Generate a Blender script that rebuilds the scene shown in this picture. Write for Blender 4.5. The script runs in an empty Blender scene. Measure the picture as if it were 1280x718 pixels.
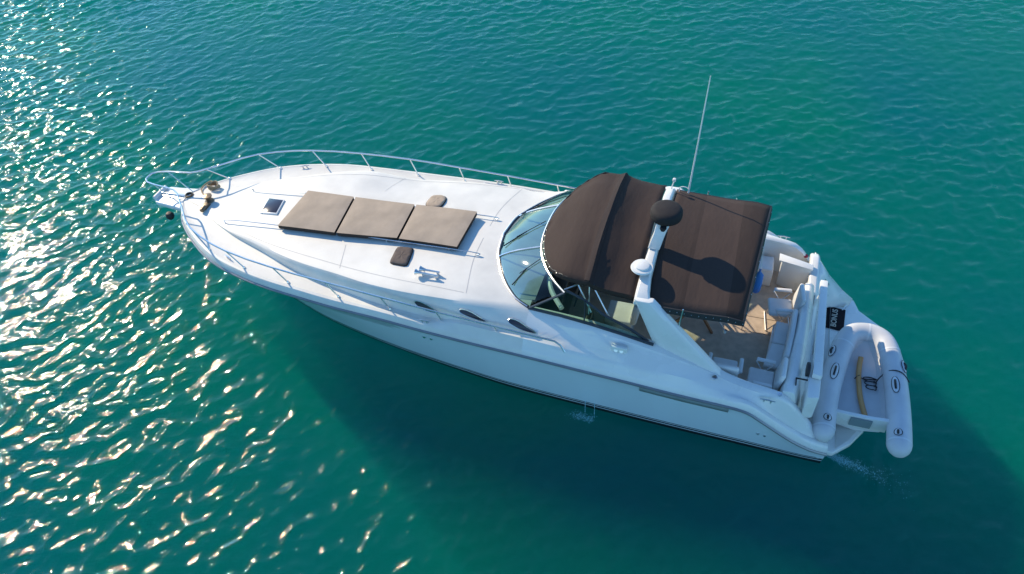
import bpy, bmesh, math, random
import numpy as np
from mathutils import Vector, Matrix

SC = bpy.context.scene
COL = SC.collection
R = math.radians

# ------------------------------------------------------------------ camera
F_PX, PITCH, YAW, ROLL = 906.16, R(45.335), R(22.075), 0.09935
cam_d = bpy.data.cameras.new("camera"); cam = bpy.data.objects.new("camera", cam_d); COL.objects.link(cam)
cam_d.sensor_width = 36.0; cam_d.lens = F_PX * 36.0 / 1280.0
cam_d.clip_start = 0.1; cam_d.clip_end = 20000
_fw = Vector((0, math.cos(PITCH), -math.sin(PITCH))); _up = Vector((0, math.sin(PITCH), math.cos(PITCH))); _rt = Vector((1, 0, 0))
_c, _s = math.cos(ROLL), math.sin(ROLL)
_r2 = _rt * _c - _up * _s; _u2 = _rt * _s + _up * _c
M = Matrix.Identity(4)
for i in range(3):
    M[i][0] = _r2[i]; M[i][1] = _u2[i]; M[i][2] = -_fw[i]
M[0][3], M[1][3], M[2][3] = 7.402, -14.157, 12.286
cam.matrix_world = M
SC.camera = cam

# ------------------------------------------------------------------ sky, sun, exposure
SUN_EL, SUN_AZ = 31.0, 42.0          # azimuth counter-clockwise from +Y
w = bpy.data.worlds.new("World"); SC.world = w; w.use_nodes = True
nt = w.node_tree; nt.nodes.clear()
sky = nt.nodes.new("ShaderNodeTexSky"); sky.sky_type = 'NISHITA'; sky.sun_disc = False
sky.sun_elevation = R(SUN_EL); sky.sun_rotation = R(-SUN_AZ)
sky.air_density = 1.0; sky.dust_density = 0.15; sky.ozone_density = 3.0
bg = nt.nodes.new("ShaderNodeBackground"); bg.inputs[1].default_value = 0.15
wo = nt.nodes.new("ShaderNodeOutputWorld")
tint = nt.nodes.new("ShaderNodeVectorMath"); tint.operation = 'MULTIPLY'; tint.inputs[1].default_value = (0.69, 1.0, 1.18)
nt.links.new(sky.outputs[0], tint.inputs[0]); nt.links.new(tint.outputs[0], bg.inputs[0]); nt.links.new(bg.outputs[0], wo.inputs[0])
sd = bpy.data.lights.new("sun", 'SUN'); sd.energy = 4.15; sd.angle = R(0.53); sd.color = (1.0, 0.85, 0.62)
sun = bpy.data.objects.new("sun", sd); COL.objects.link(sun)
_sv = Vector((-math.sin(R(SUN_AZ)) * math.cos(R(SUN_EL)), math.cos(R(SUN_AZ)) * math.cos(R(SUN_EL)), math.sin(R(SUN_EL))))
sun.rotation_euler = _sv.to_track_quat('Z', 'Y').to_euler()
SC.view_settings.view_transform = 'Standard'; SC.view_settings.look = 'None'
SC.view_settings.exposure = 0.38; SC.view_settings.gamma = 1.0
SC.view_settings.use_curve_mapping = False
SC.cycles.use_denoising = True
SC.cycles.volume_bounces = 0
SC.cycles.max_bounces = 8; SC.cycles.transparent_max_bounces = 16
SC.cycles.sample_clamp_indirect = 6.0

CY, SY = math.cos(YAW), math.sin(YAW)
def W(p):                             # boat frame (aft, starboard, up) -> world
    return Vector((p[0] * CY + p[1] * SY, -p[0] * SY + p[1] * CY, p[2]))

# ------------------------------------------------------------------ materials
def nodes_of(name):
    m = bpy.data.materials.new(name); m.use_nodes = True
    t = m.node_tree; t.nodes.clear()
    o = t.nodes.new("ShaderNodeOutputMaterial")
    return m, t, o
def principled(t, o, col, rough, metal=0.0, coat=0.0, spec=0.5):
    b = t.nodes.new("ShaderNodeBsdfPrincipled")
    b.inputs["Base Color"].default_value = (*col, 1); b.inputs["Roughness"].default_value = rough
    b.inputs["Metallic"].default_value = metal; b.inputs["Coat Weight"].default_value = coat
    b.inputs["Specular IOR Level"].default_value = spec
    t.links.new(b.outputs[0], o.inputs[0])
    return b
def mat(name, col, rough, metal=0.0, coat=0.0, var=0.08, vscale=3.0, bump=0.0, bscale=60.0, spec=0.5, rvar=0.08):
    m, t, o = nodes_of(name)
    b = principled(t, o, col, rough, metal, coat, spec)
    tc = t.nodes.new("ShaderNodeTexCoord")
    n = t.nodes.new("ShaderNodeTexNoise"); n.inputs["Scale"].default_value = vscale; n.inputs["Detail"].default_value = 6
    t.links.new(tc.outputs["Object"], n.inputs["Vector"])
    r = t.nodes.new("ShaderNodeMapRange")
    r.inputs["From Min"].default_value = 0.3; r.inputs["From Max"].default_value = 0.7
    r.inputs["To Min"].default_value = 1 - var; r.inputs["To Max"].default_value = 1 + var * 0.6
    t.links.new(n.outputs[0], r.inputs[0])
    mx = t.nodes.new("ShaderNodeVectorMath"); mx.operation = 'SCALE'; mx.inputs[0].default_value = col
    t.links.new(r.outputs[0], mx.inputs["Scale"]); t.links.new(mx.outputs[0], b.inputs["Base Color"])
    r2 = t.nodes.new("ShaderNodeMapRange"); r2.inputs["To Min"].default_value = rough - rvar; r2.inputs["To Max"].default_value = rough + rvar
    t.links.new(n.outputs[0], r2.inputs[0]); t.links.new(r2.outputs[0], b.inputs["Roughness"])
    if bump > 0:
        n2 = t.nodes.new("ShaderNodeTexNoise"); n2.inputs["Scale"].default_value = bscale; n2.inputs["Detail"].default_value = 3
        t.links.new(tc.outputs["Object"], n2.inputs["Vector"])
        bp = t.nodes.new("ShaderNodeBump"); bp.inputs["Strength"].default_value = bump; bp.inputs["Distance"].default_value = 0.01
        t.links.new(n2.outputs[0], bp.inputs["Height"]); t.links.new(bp.outputs[0], b.inputs["Normal"])
    return m

GEL = mat("gelcoat_white", (0.80, 0.79, 0.75), 0.28, coat=0.3, var=0.06, vscale=1.6)
DECK = mat("nonskid_white", (0.75, 0.72, 0.655), 0.55, var=0.09, vscale=2.2, bump=0.12, bscale=160)
VINYL = mat("vinyl_white", (0.76, 0.74, 0.71), 0.45, var=0.07, vscale=5, bump=0.15, bscale=25)
BEIGE = mat("vinyl_beige", (0.66, 0.56, 0.42), 0.45, var=0.08, vscale=5)
CUSH = mat("cushion_taupe", (0.42, 0.335, 0.255), 0.85, var=0.14, vscale=3, bump=0.35, bscale=14, spec=0.2)
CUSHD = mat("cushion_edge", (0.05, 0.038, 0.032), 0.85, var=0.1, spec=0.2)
STEEL = mat("stainless_steel", (0.78, 0.77, 0.76), 0.28, metal=1.0, var=0.05)
BRONZE = mat("windlass_bronze", (0.20, 0.15, 0.10), 0.4, metal=0.8, var=0.2)
BLACK = mat("black_rubber", (0.02, 0.02, 0.022), 0.6, var=0.15)
DARKPANEL = mat("dark_panel", (0.03, 0.026, 0.026), 0.35, var=0.15)
SMOKE = mat("smoked_acrylic", (0.045, 0.042, 0.055), 0.12, var=0.1)
HATCHC = mat("hatch_cover_cloth", (0.14, 0.11, 0.095), 0.85, var=0.15, bump=0.6, bscale=18, spec=0.2)
RAILM = mat("rub_rail", (0.30, 0.30, 0.31), 0.35, metal=0.5, var=0.08)
CARPET = mat("cockpit_carpet", (0.62, 0.49, 0.37), 0.95, var=0.16, vscale=7, bump=0.5, bscale=220, spec=0.1)
CARPETD = mat("carpet_seam", (0.22, 0.17, 0.13), 0.9)
TUBE = mat("grey_hypalon", (0.60, 0.60, 0.61), 0.5, var=0.07, vscale=4, bump=0.06, bscale=30)
TUBED = mat("hypalon_patch", (0.70, 0.71, 0.72), 0.5)
DFLOOR = mat("dinghy_floor", (0.66, 0.66, 0.66), 0.5, var=0.08, vscale=3)
HOSE = mat("orange_hose", (0.72, 0.36, 0.13), 0.5, var=0.1)
ROPEM = mat("tan_rope", (0.40, 0.29, 0.17), 0.9, var=0.3, vscale=40, bump=0.8, bscale=90)
ROPEB = mat("black_rope", (0.03, 0.03, 0.035), 0.8)
WOOD = mat("varnished_wood", (0.26, 0.115, 0.05), 0.35, coat=0.4, var=0.2, vscale=8)
BLUE = mat("blue_cover", (0.02, 0.15, 0.42), 0.6, var=0.12)
LETTER = mat("mat_lettering", (0.62, 0.56, 0.46), 0.8)
MATM = mat("door_mat", (0.022, 0.016, 0.02), 0.9, var=0.2, vscale=12, bump=0.5, bscale=200, spec=0.2)
GILL = mat("engine_vent", (0.22, 0.27, 0.28), 0.5, var=0.1)
REDL = mat("red_plastic", (0.35, 0.02, 0.03), 0.3)
FOAM = mat("foam", (0.30, 0.62, 0.68), 0.6, var=0.05)

def canvas(name, col, axis, bands):
    """acrylic canvas: weave bump, soft creases and sewn panels of slightly different cloth"""
    m, t, o = nodes_of(name)
    b = principled(t, o, col, 0.85, spec=0.25)
    b.inputs["Sheen Weight"].default_value = 0.0
    tc = t.nodes.new("ShaderNodeTexCoord")
    sp = t.nodes.new("ShaderNodeSeparateXYZ"); t.links.new(tc.outputs["Object"], sp.inputs[0])
    mr = t.nodes.new("ShaderNodeMapRange")
    mr.inputs["From Min"].default_value = bands[0]; mr.inputs["From Max"].default_value = bands[1]
    t.links.new(sp.outputs[axis], mr.inputs[0])
    cr = t.nodes.new("ShaderNodeValToRGB"); cr.color_ramp.interpolation = 'CONSTANT'
    el = cr.color_ramp.elements
    el[0].position = 0; el[0].color = (1.0, 1.0, 1.0, 1); el[1].position = bands[2]; el[1].color = (0.86, 0.86, 0.87, 1)
    for p, v in bands[3:]:
        e = el.new(p); e.color = (v, v, v, 1)
    t.links.new(mr.outputs[0], cr.inputs[0])
    n = t.nodes.new("ShaderNodeTexNoise"); n.inputs["Scale"].default_value = 2.2; n.inputs["Detail"].default_value = 7
    t.links.new(tc.outputs["Object"], n.inputs["Vector"])
    r = t.nodes.new("ShaderNodeMapRange"); r.inputs["To Min"].default_value = 0.88; r.inputs["To Max"].default_value = 1.12
    t.links.new(n.outputs[0], r.inputs[0])
    m1 = t.nodes.new("ShaderNodeVectorMath"); m1.operation = 'SCALE'
    t.links.new(cr.outputs[0], m1.inputs[0]); t.links.new(r.outputs[0], m1.inputs["Scale"])
    m2 = t.nodes.new("ShaderNodeVectorMath"); m2.operation = 'MULTIPLY'; m2.inputs[1].default_value = col
    t.links.new(m1.outputs[0], m2.inputs[0]); t.links.new(m2.outputs[0], b.inputs["Base Color"])
    mp = t.nodes.new("ShaderNodeMapping"); mp.inputs["Scale"].default_value = (5, 1.8, 3)
    t.links.new(tc.outputs["Object"], mp.inputs[0])
    n2 = t.nodes.new("ShaderNodeTexNoise"); n2.inputs["Scale"].default_value = 1.4; n2.inputs["Detail"].default_value = 4
    t.links.new(mp.outputs[0], n2.inputs["Vector"])
    bp = t.nodes.new("ShaderNodeBump"); bp.inputs["Strength"].default_value = 0.28; bp.inputs["Distance"].default_value = 0.04
    t.links.new(n2.outputs[0], bp.inputs["Height"]); t.links.new(bp.outputs[0], b.inputs["Normal"])
    return m
CANV = canvas("canopy_canvas", (0.046, 0.030, 0.025), 0, (8.8, 11.0, 0.57, (0.62, 1.0)))
BIMI = canvas("bimini_canvas", (0.052, 0.035, 0.029), 0, (10.9, 13.0, 0.36, (0.40, 1.14), (0.74, 0.80)))

def hull_mat():
    m, t, o = nodes_of("hull_gelcoat")
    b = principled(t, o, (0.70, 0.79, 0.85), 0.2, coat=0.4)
    tc = t.nodes.new("ShaderNodeTexCoord"); sp = t.nodes.new("ShaderNodeSeparateXYZ")
    t.links.new(tc.outputs["Object"], sp.inputs[0])
    mr = t.nodes.new("ShaderNodeMapRange"); mr.inputs["From Min"].default_value = 0.0; mr.inputs["From Max"].default_value = 0.5
    t.links.new(sp.outputs[2], mr.inputs[0])
    cr = t.nodes.new("ShaderNodeValToRGB"); cr.color_ramp.interpolation = 'CONSTANT'
    el = cr.color_ramp.elements
    dark = (0.022, 0.014, 0.016, 1); white = (0.68, 0.79, 0.86, 1); blk = (0.012, 0.013, 0.018, 1)  # white gelcoat, with the blue reflected from the water mixed into its colour
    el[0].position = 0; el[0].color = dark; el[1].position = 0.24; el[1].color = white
    for p, c in ((0.30, blk), (0.42, white), (0.47, blk), (0.53, white)):
        e = el.new(p); e.color = c
    t.links.new(mr.outputs[0], cr.inputs[0])
    n = t.nodes.new("ShaderNodeTexNoise"); n.inputs["Scale"].default_value = 1.1; n.inputs["Detail"].default_value = 6
    mp = t.nodes.new("ShaderNodeMapping"); mp.inputs["Scale"].default_value = (1.0, 1.0, 0.25)
    t.links.new(tc.outputs["Object"], mp.inputs[0]); t.links.new(mp.outputs[0], n.inputs["Vector"])
    r = t.nodes.new("ShaderNodeMapRange"); r.inputs["To Min"].default_value = 0.90; r.inputs["To Max"].default_value = 1.06
    t.links.new(n.outputs[0], r.inputs[0])
    mx = t.nodes.new("ShaderNodeVectorMath"); mx.operation = 'SCALE'
    t.links.new(cr.outputs[0], mx.inputs[0]); t.links.new(r.outputs[0], mx.inputs["Scale"])
    t.links.new(mx.outputs[0], b.inputs["Base Color"])
    return m
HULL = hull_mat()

def glass_mat(name, tint, rough=0.02, refl=1.0):
    m, t, o = nodes_of(name)
    tr = t.nodes.new("ShaderNodeBsdfTransparent"); tr.inputs[0].default_value = (*tint, 1)
    gl = t.nodes.new("ShaderNodeBsdfGlossy"); gl.inputs["Roughness"].default_value = rough
    fr = t.nodes.new("ShaderNodeFresnel"); fr.inputs["IOR"].default_value = 1.52
    ml = t.nodes.new("ShaderNodeMath"); ml.operation = 'MULTIPLY_ADD'; ml.inputs[1].default_value = refl; ml.inputs[2].default_value = 0.015
    ml.use_clamp = True
    t.links.new(fr.outputs[0], ml.inputs[0])
    mx = t.nodes.new("ShaderNodeMixShader")
    t.links.new(ml.outputs[0], mx.inputs[0]); t.links.new(tr.outputs[0], mx.inputs[1]); t.links.new(gl.outputs[0], mx.inputs[2])
    t.links.new(mx.outputs[0], o.inputs[0])
    return m
GLASS = glass_mat("tinted_glass", (0.52, 0.70, 0.63), refl=0.26)

def water_mat():
    m, t, o = nodes_of("sea_water")
    tc = t.nodes.new("ShaderNodeTexCoord")
    def noise(scale, detail, sx=1.0, sy=1.0):
        mp = t.nodes.new("ShaderNodeMapping"); mp.inputs["Scale"].default_value = (sx, sy, 1); mp.inputs["Rotation"].default_value = (0, 0, R(18))
        t.links.new(tc.outputs["Object"], mp.inputs[0])
        n = t.nodes.new("ShaderNodeTexNoise"); n.inputs["Scale"].default_value = scale; n.inputs["Detail"].default_value = detail
        n.inputs["Roughness"].default_value = 0.55
        t.links.new(mp.outputs[0], n.inputs["Vector"]); return n
    n1 = noise(9.0, 5, 0.75, 1.35)
    bp = t.nodes.new("ShaderNodeBump"); bp.inputs["Strength"].default_value = 1.0; bp.inputs["Distance"].default_value = 0.011
    t.links.new(n1.outputs[0], bp.inputs["Height"])
    fr = t.nodes.new("ShaderNodeFresnel"); fr.inputs["IOR"].default_value = 1.33
    t.links.new(bp.outputs[0], fr.inputs["Normal"])
    tr = t.nodes.new("ShaderNodeBsdfTransparent")
    gl = t.nodes.new("ShaderNodeBsdfGlossy"); gl.inputs["Roughness"].default_value = 0.035
    t.links.new(bp.outputs[0], gl.inputs["Normal"])
    ge = t.nodes.new("ShaderNodeNewGeometry")          # light leaving the water passes straight through
    fm = t.nodes.new("ShaderNodeMath"); fm.operation = 'SUBTRACT'; fm.inputs[0].default_value = 1.0
    t.links.new(ge.outputs["Backfacing"], fm.inputs[1])
    fx = t.nodes.new("ShaderNodeMath"); fx.operation = 'MULTIPLY'
    t.links.new(fr.outputs[0], fx.inputs[0]); t.links.new(fm.outputs[0], fx.inputs[1])
    mx = t.nodes.new("ShaderNodeMixShader")
    rf = t.nodes.new("ShaderNodeBsdfRefraction"); rf.inputs["IOR"].default_value = 1.33; rf.inputs["Roughness"].default_value = 0.28
    t.links.new(bp.outputs[0], rf.inputs["Normal"])
    pn = noise(0.16, 3); pr = t.nodes.new("ShaderNodeValToRGB")      # drifting patches of clearer and greener water
    pe = pr.color_ramp.elements; pe[0].position = 0.36; pe[0].color = (0.5, 0.90, 1.0, 1); pe[1].position = 0.64; pe[1].color = (0.5, 1.0, 0.88, 1)
    t.links.new(pn.outputs[0], pr.inputs[0]); t.links.new(pr.outputs[0], tr.inputs[0]); t.links.new(pr.outputs[0], rf.inputs[0])
    bl = t.nodes.new("ShaderNodeMixShader"); bl.inputs[0].default_value = 0.30
    t.links.new(tr.outputs[0], bl.inputs[1]); t.links.new(rf.outputs[0], bl.inputs[2])
    t.links.new(fx.outputs[0], mx.inputs[0]); t.links.new(bl.outputs[0], mx.inputs[1]); t.links.new(gl.outputs[0], mx.inputs[2])
    t.links.new(mx.outputs[0], o.inputs["Surface"])
    vs = t.nodes.new("ShaderNodeVolumeScatter"); vs.inputs["Color"].default_value = (0.001, 0.93, 0.655, 1); vs.inputs["Density"].default_value = 0.19
    va = t.nodes.new("ShaderNodeVolumeAbsorption"); va.inputs["Color"].default_value = (0.0, 0.965, 0.90, 1); va.inputs["Density"].default_value = 0.29
    ad = t.nodes.new("ShaderNodeAddShader")
    t.links.new(vs.outputs[0], ad.inputs[0]); t.links.new(va.outputs[0], ad.inputs[1])
    t.links.new(ad.outputs[0], o.inputs["Volume"])
    return m
WATER = water_mat()
SEABED = mat("sea_floor", (0.10, 0.12, 0.09), 0.9, var=0.5, vscale=0.2)

# ------------------------------------------------------------------ mesh helpers
class MB:
    def __init__(s): s.v = []; s.f = []
    def add(s, vs, fs):
        b = len(s.v); s.v += [tuple(p) for p in vs]; s.f += [tuple(i + b for i in f) for f in fs]; return s
    def box(s, c, d, rot=0.0, tilt=0.0):
        """centre, size, rotation about z then tilt about local y"""
        hx, hy, hz = d[0] / 2, d[1] / 2, d[2] / 2
        mt = Matrix.Rotation(rot, 3, 'Z') @ Matrix.Rotation(tilt, 3, 'Y')
        vs = [Vector(c) + mt @ Vector((x * hx, y * hy, z * hz)) for x in (-1, 1) for y in (-1, 1) for z in (-1, 1)]
        return s.add(vs, [(0, 1, 3, 2), (4, 6, 7, 5), (0, 4, 5, 1), (2, 3, 7, 6), (0, 2, 6, 4), (1, 5, 7, 3)])
    def tube(s, path, r, n=8, cap=True):
        P = [Vector(p) for p in path]; rings = []
        ref = None
        for i, p in enumerate(P):
            d = (P[min(i + 1, len(P) - 1)] - P[max(i - 1, 0)]).normalized()
            if ref is None:
                a = Vector((0, 0, 1)) if abs(d.z) < 0.9 else Vector((1, 0, 0))
                ref = (a - d * a.dot(d)).normalized()
            else:
                ref = (ref - d * ref.dot(d)).normalized()
            e = d.cross(ref); rr = r[i] if hasattr(r, '__len__') else r
            rings.append([p + ref * rr * math.cos(2 * math.pi * k / n) + e * rr * math.sin(2 * math.pi * k / n) for k in range(n)])
        return s.rings(rings, cap)
    def rings(s, rings, cap=True, closed=True):
        n = len(rings[0]); vs = [p for g in rings for p in g]; fs = []
        for i in range(len(rings) - 1):
            for k in range(n if closed else n - 1):
                fs.append((i * n + k, i * n + (k + 1) % n, (i + 1) * n + (k + 1) % n, (i + 1) * n + k))
        if cap and closed:
            fs.append(tuple(range(n))[::-1]); fs.append(tuple((len(rings) - 1) * n + k for k in range(n)))
        return s.add(vs, fs)
    def lathe(s, c, prof, n=28, sx=1.0, sy=1.0):
        rings = [[(c[0] + r * sx * math.cos(2 * math.pi * k / n), c[1] + r * sy * math.sin(2 * math.pi * k / n), c[2] + z) for k in range(n)] for r, z in prof]
        return s.rings(rings)
    def prism(s, poly, z0, z1):
        n = len(poly)
        f0 = z0 if callable(z0) else (lambda x, y: z0); f1 = z1 if callable(z1) else (lambda x, y: z1)
        vs = [(x, y, f0(x, y)) for x, y in poly] + [(x, y, f1(x, y)) for x, y in poly]
        fs = [tuple(range(n))[::-1], tuple(range(n, 2 * n))] + [(k, (k + 1) % n, n + (k + 1) % n, n + k) for k in range(n)]
        return s.add(vs, fs)
    def hull_quad(s, a, b, c, d, th):
        """slab: four top corners, thickness downwards along its normal"""
        a, b, c, d = map(Vector, (a, b, c, d)); nrm = (b - a).cross(d - a).normalized()
        if nrm.z < 0: nrm = -nrm
        t = [a, b, c, d]; return s.add(t + [p - nrm * th for p in t], [(0, 1, 2, 3), (7, 6, 5, 4), (0, 4, 5, 1), (1, 5, 6, 2), (2, 6, 7, 3), (3, 7, 4, 0)])

def obj(name, mb, m, parent=None, org=(0, 0, 0), bevel=0.0, seg=2, smooth=True, sub=0, angle=42, solid=0.0):
    me = bpy.data.meshes.new(name)
    o_ = Vector(org)
    me.from_pydata([tuple(Vector(v) - o_) for v in mb.v], [], mb.f)
    bm = bmesh.new(); bm.from_mesh(me)
    bmesh.ops.recalc_face_normals(bm, faces=bm.faces)
    if bevel > 0:
        es = [e for e in bm.edges if len(e.link_faces) == 2 and e.calc_face_angle(0) > R(28)]
        bmesh.ops.bevel(bm, geom=es, offset=bevel, segments=seg, profile=0.5, affect='EDGES', clamp_overlap=True)
    bm.to_mesh(me); bm.free()
    me.materials.append(m)
    if smooth:
        me.polygons.foreach_set("use_smooth", [True] * len(me.polygons))
        me.set_sharp_from_angle(angle=R(angle))
    o = bpy.data.objects.new(name, me); COL.objects.link(o)
    if parent: o.parent = parent
    if solid:
        md = o.modifiers.new("solid", 'SOLIDIFY'); md.thickness = solid; md.offset = 1
    if sub:
        md = o.modifiers.new("sub", 'SUBSURF'); md.levels = sub; md.render_levels = sub
    return o
def tag(o, label=None, cat=None, group=None, kind=None):
    if label: o["label"] = label
    if cat: o["category"] = cat
    if group: o["group"] = group
    if kind: o["kind"] = kind
    return o
def thing(name, label, cat, base=(0, 0, 0), rot=0.0, group=None):
    o = bpy.data.objects.new(name, None); COL.objects.link(o)
    o.location = W(base); o.rotation_euler = (0, 0, -YAW + rot); o.empty_display_size = 0.2
    return tag(o, label, cat, group)
def place(o, base, rot=0.0):
    o.location = W(base); o.rotation_euler = (0, 0, -YAW + rot); return o

def pchip(xs, ys):
    xs = np.array(xs, float); ys = np.array(ys, float); h = np.diff(xs); d = np.diff(ys) / h
    m = np.zeros(len(xs)); m[0] = d[0]; m[-1] = d[-1]
    for i in range(1, len(xs) - 1):
        if d[i - 1] * d[i] > 0:
            w1, w2 = 2 * h[i] + h[i - 1], h[i] + 2 * h[i - 1]
            m[i] = (w1 + w2) / (w1 / d[i - 1] + w2 / d[i])
    def fn(x):
        x = min(max(x, xs[0]), xs[-1]); i = min(int(np.searchsorted(xs, x, 'right')) - 1, len(xs) - 2)
        t = (x - xs[i]) / h[i]
        return float((1 + 2 * t) * (1 - t) ** 2 * ys[i] + t * (1 - t) ** 2 * h[i] * m[i] + t * t * (3 - 2 * t) * ys[i + 1] + t * t * (t - 1) * h[i] * m[i + 1])
    return fn
def smooth_path(pts, n=8):
    """Catmull-Rom through points"""
    P = [Vector(p) for p in pts]; out = []
    for i in range(len(P) - 1):
        a, b, c, d = P[max(i - 1, 0)], P[i], P[i + 1], P[min(i + 2, len(P) - 1)]
        for k in range(n):
            t = k / n
            out.append(0.5 * ((2 * b) + (c - a) * t + (2 * a - 5 * b + 4 * c - d) * t * t + (3 * b - a - 3 * c + d) * t ** 3))
    out.append(P[-1]); return out
def lerp(a, b, t): return tuple(a[i] + (b[i] - a[i]) * t for i in range(len(a)))

# ------------------------------------------------------------------ sea
def build_sea():
    rng = np.random.default_rng(11)
    N, Lt = 1024, 64.0
    k1 = np.fft.fftfreq(N, Lt / N) * 2 * np.pi
    KX, KY = np.meshgrid(k1, k1, indexing='ij'); K = np.hypot(KX, KY); K[0, 0] = 1e-6
    wd = np.array([0.30, -0.954])
    cosw = (KX * wd[0] + KY * wd[1]) / K
    kp = 2 * np.pi / 1.05
    S = K ** -2.75 * np.exp(-1.25 * (kp / K) ** 2) * (0.22 + np.abs(cosw) ** 1.8)
    S *= np.exp(-(K / 45.0) ** 2); S[0, 0] = 0
    A = np.sqrt(S) * (rng.normal(size=K.shape) + 1j * rng.normal(size=K.shape))
    H = np.fft.ifft2(A).real
    slope = np.sqrt(np.mean(np.gradient(H, Lt / N, axis=0) ** 2 + np.gradient(H, Lt / N, axis=1) ** 2))
    sc = 0.195 / slope; H *= sc
    DX = np.fft.ifft2(-1j * KX / K * A).real * sc * 0.7; DY = np.fft.ifft2(-1j * KY / K * A).real * sc * 0.7
    def samp(G, x, y):
        fx = (x / Lt * N) % N; fy = (y / Lt * N) % N
        i = fx.astype(int) % N; j = fy.astype(int) % N; a = fx - np.floor(fx); b = fy - np.floor(fy)
        i1 = (i + 1) % N; j1 = (j + 1) % N
        return G[i, j] * (1 - a) * (1 - b) + G[i1, j] * a * (1 - b) + G[i, j1] * (1 - a) * b + G[i1, j1] * a * b
    def axis(a, b, st, far):
        core = np.arange(a, b + st / 2, st); out = []
        p, g = b, st
        while p < far:
            g *= 1.35; p += g; out.append(p)
        lo = []; p, g = a, st
        while p > -far:
            g *= 1.35; p -= g; lo.append(p)
        return np.concatenate([np.array(lo[::-1]), core, np.array(out)])
    xs = axis(-25, 40, 0.062, 3000); ys = axis(-14, 24, 0.062, 3000)
    X, Y = np.meshgrid(xs, ys, indexing='ij')
    fade = np.clip(1 - (np.maximum(np.maximum(-25 - X, X - 40), np.maximum(-14 - Y, Y - 24)) / 40), 0, 1)
    patch = 0.92 + 0.45 * np.sin(X * 0.21 + Y * 0.33 + 1.0) * np.sin(Y * 0.17 - X * 0.11)
    Z = samp(H, X, Y) * fade * patch
    PX = X - samp(DX, X, Y) * fade * patch; PY = Y - samp(DY, X, Y) * fade * patch
    nx, ny = X.shape
    top = np.stack([PX, PY, Z], -1).reshape(-1, 3)
    idx = np.arange(nx * ny).reshape(nx, ny)
    q = np.stack([idx[:-1, :-1], idx[1:, :-1], idx[1:, 1:], idx[:-1, 1:]], -1).reshape(-1, 4)
    # closed body of water: skirt and floor
    bd = -14.0
    ring = np.concatenate([idx[:, 0], idx[-1, 1:], idx[-2::-1, -1], idx[0, -2:0:-1]])
    nb = len(ring); base = nx * ny
    low = top[ring].copy(); low[:, 2] = bd
    V = np.concatenate([top, low])
    rr = np.arange(nb); r2 = (rr + 1) % nb
    sk = np.stack([ring[rr], base + rr, base + r2, ring[r2]], -1)
    me = bpy.data.meshes.new("water")
    me.vertices.add(len(V)); me.vertices.foreach_set("co", V.ravel())
    F = np.concatenate([q, sk]); nl = len(F) * 4 + nb
    me.loops.add(nl); me.polygons.add(len(F) + 1)
    me.loops.foreach_set("vertex_index", np.concatenate([F.ravel(), base + rr[::-1]]))
    st = np.concatenate([np.arange(len(F)) * 4, [len(F) * 4]])
    me.polygons.foreach_set("loop_start", st)
    me.update(calc_edges=True); me.validate()
    sm = np.ones(len(me.polygons), bool); sm[len(q):] = False
    me.polygons.foreach_set("use_smooth", sm)
    me.materials.append(WATER)
    o = bpy.data.objects.new("water", me); COL.objects.link(o)
    tag(o, kind="structure")
    b = MB(); b.add([(-3500, -3500, -14.4), (3500, -3500, -14.4), (3500, 3500, -14.4), (-3500, 3500, -14.4)], [(0, 1, 2, 3)])
    tag(obj("seabed", b, SEABED, smooth=False), kind="structure")
build_sea()

# ================================================================== THE YACHT (boat frame: u aft, v starboard, z up)
Y = thing("motor_yacht", "large white motor yacht with dark canvas canopies floating on green sea", "yacht")
Bf = pchip([-0.12, -0.05, 0.05, 0.15, 0.3, 0.6, 1, 1.5, 2, 2.5, 3, 3.5, 4, 5, 6, 7, 8, 9, 10, 11, 12, 13, 13.8, 14.3, 14.62],
           [0.02, 0.30, 0.47, 0.60, 0.75, 1.0, 1.29, 1.59, 1.80, 1.94, 2.05, 2.12, 2.16, 2.23, 2.27, 2.32, 2.345, 2.355, 2.36, 2.37, 2.385, 2.39, 2.36, 2.28, 2.17])
ZR = pchip([-0.12, 1, 3, 4, 5, 6, 7, 8, 9, 10, 11, 12, 12.9, 13.1, 13.35, 13.78, 14.25, 14.62],
           [1.90, 1.92, 1.93, 1.91, 1.88, 1.87, 1.84, 1.80, 1.76, 1.70, 1.65, 1.60, 1.57, 1.53, 1.37, 1.05, 0.72, 0.50])
BW = pchip([-0.12, 0.9, 1.4, 2, 2.76, 4, 5.8, 7.66, 8.5, 10, 12.8, 14.62], [0.01, 0.03, 0.2, 0.50, 0.80, 1.20, 1.55, 1.80, 1.89, 1.96, 2.04, 2.06])
ZS = pchip([-0.12, 0.3, 0.9, 1.4, 2.2], [1.55, 0.95, 0.2, 0.0, 0.0])     # stem rake
def hull_sec(u):
    B, zr, bw, zs = Bf(u), ZR(u), min(BW(u), Bf(u)), ZS(u)
    pw = 1.0 + 0.55 * max(0, min(1, (6 - u) / 6))
    kz = -0.9 if u > 2.2 else -0.9 * max(0, (u - 0.9) / 1.3)
    pts = [(u, 0.0, min(zs, kz) if u > 0.9 else zs - 0.02), (u, bw * 0.6, min(kz * 0.55, zs) if u > 0.9 else zs - 0.01)]
    kn = zr - 0.30
    for t in (0, 0.15, 0.3, 0.45, 0.6, 0.75, 0.9, 1.0):
        z = zs + (kn - zs) * t; f = max(0.0, (z - zs) / max(zr - zs, 0.05))
        pts.append((u, bw + (B - bw - 0.02) * f ** pw, z))
    l = pts[-1]
    pts.append((u, min(l[1] + 0.018, B - 0.005), kn + 0.015))
    pts.append((u, B - 0.008, zr - 0.02)); pts.append((u, B, zr))
    return pts
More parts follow.
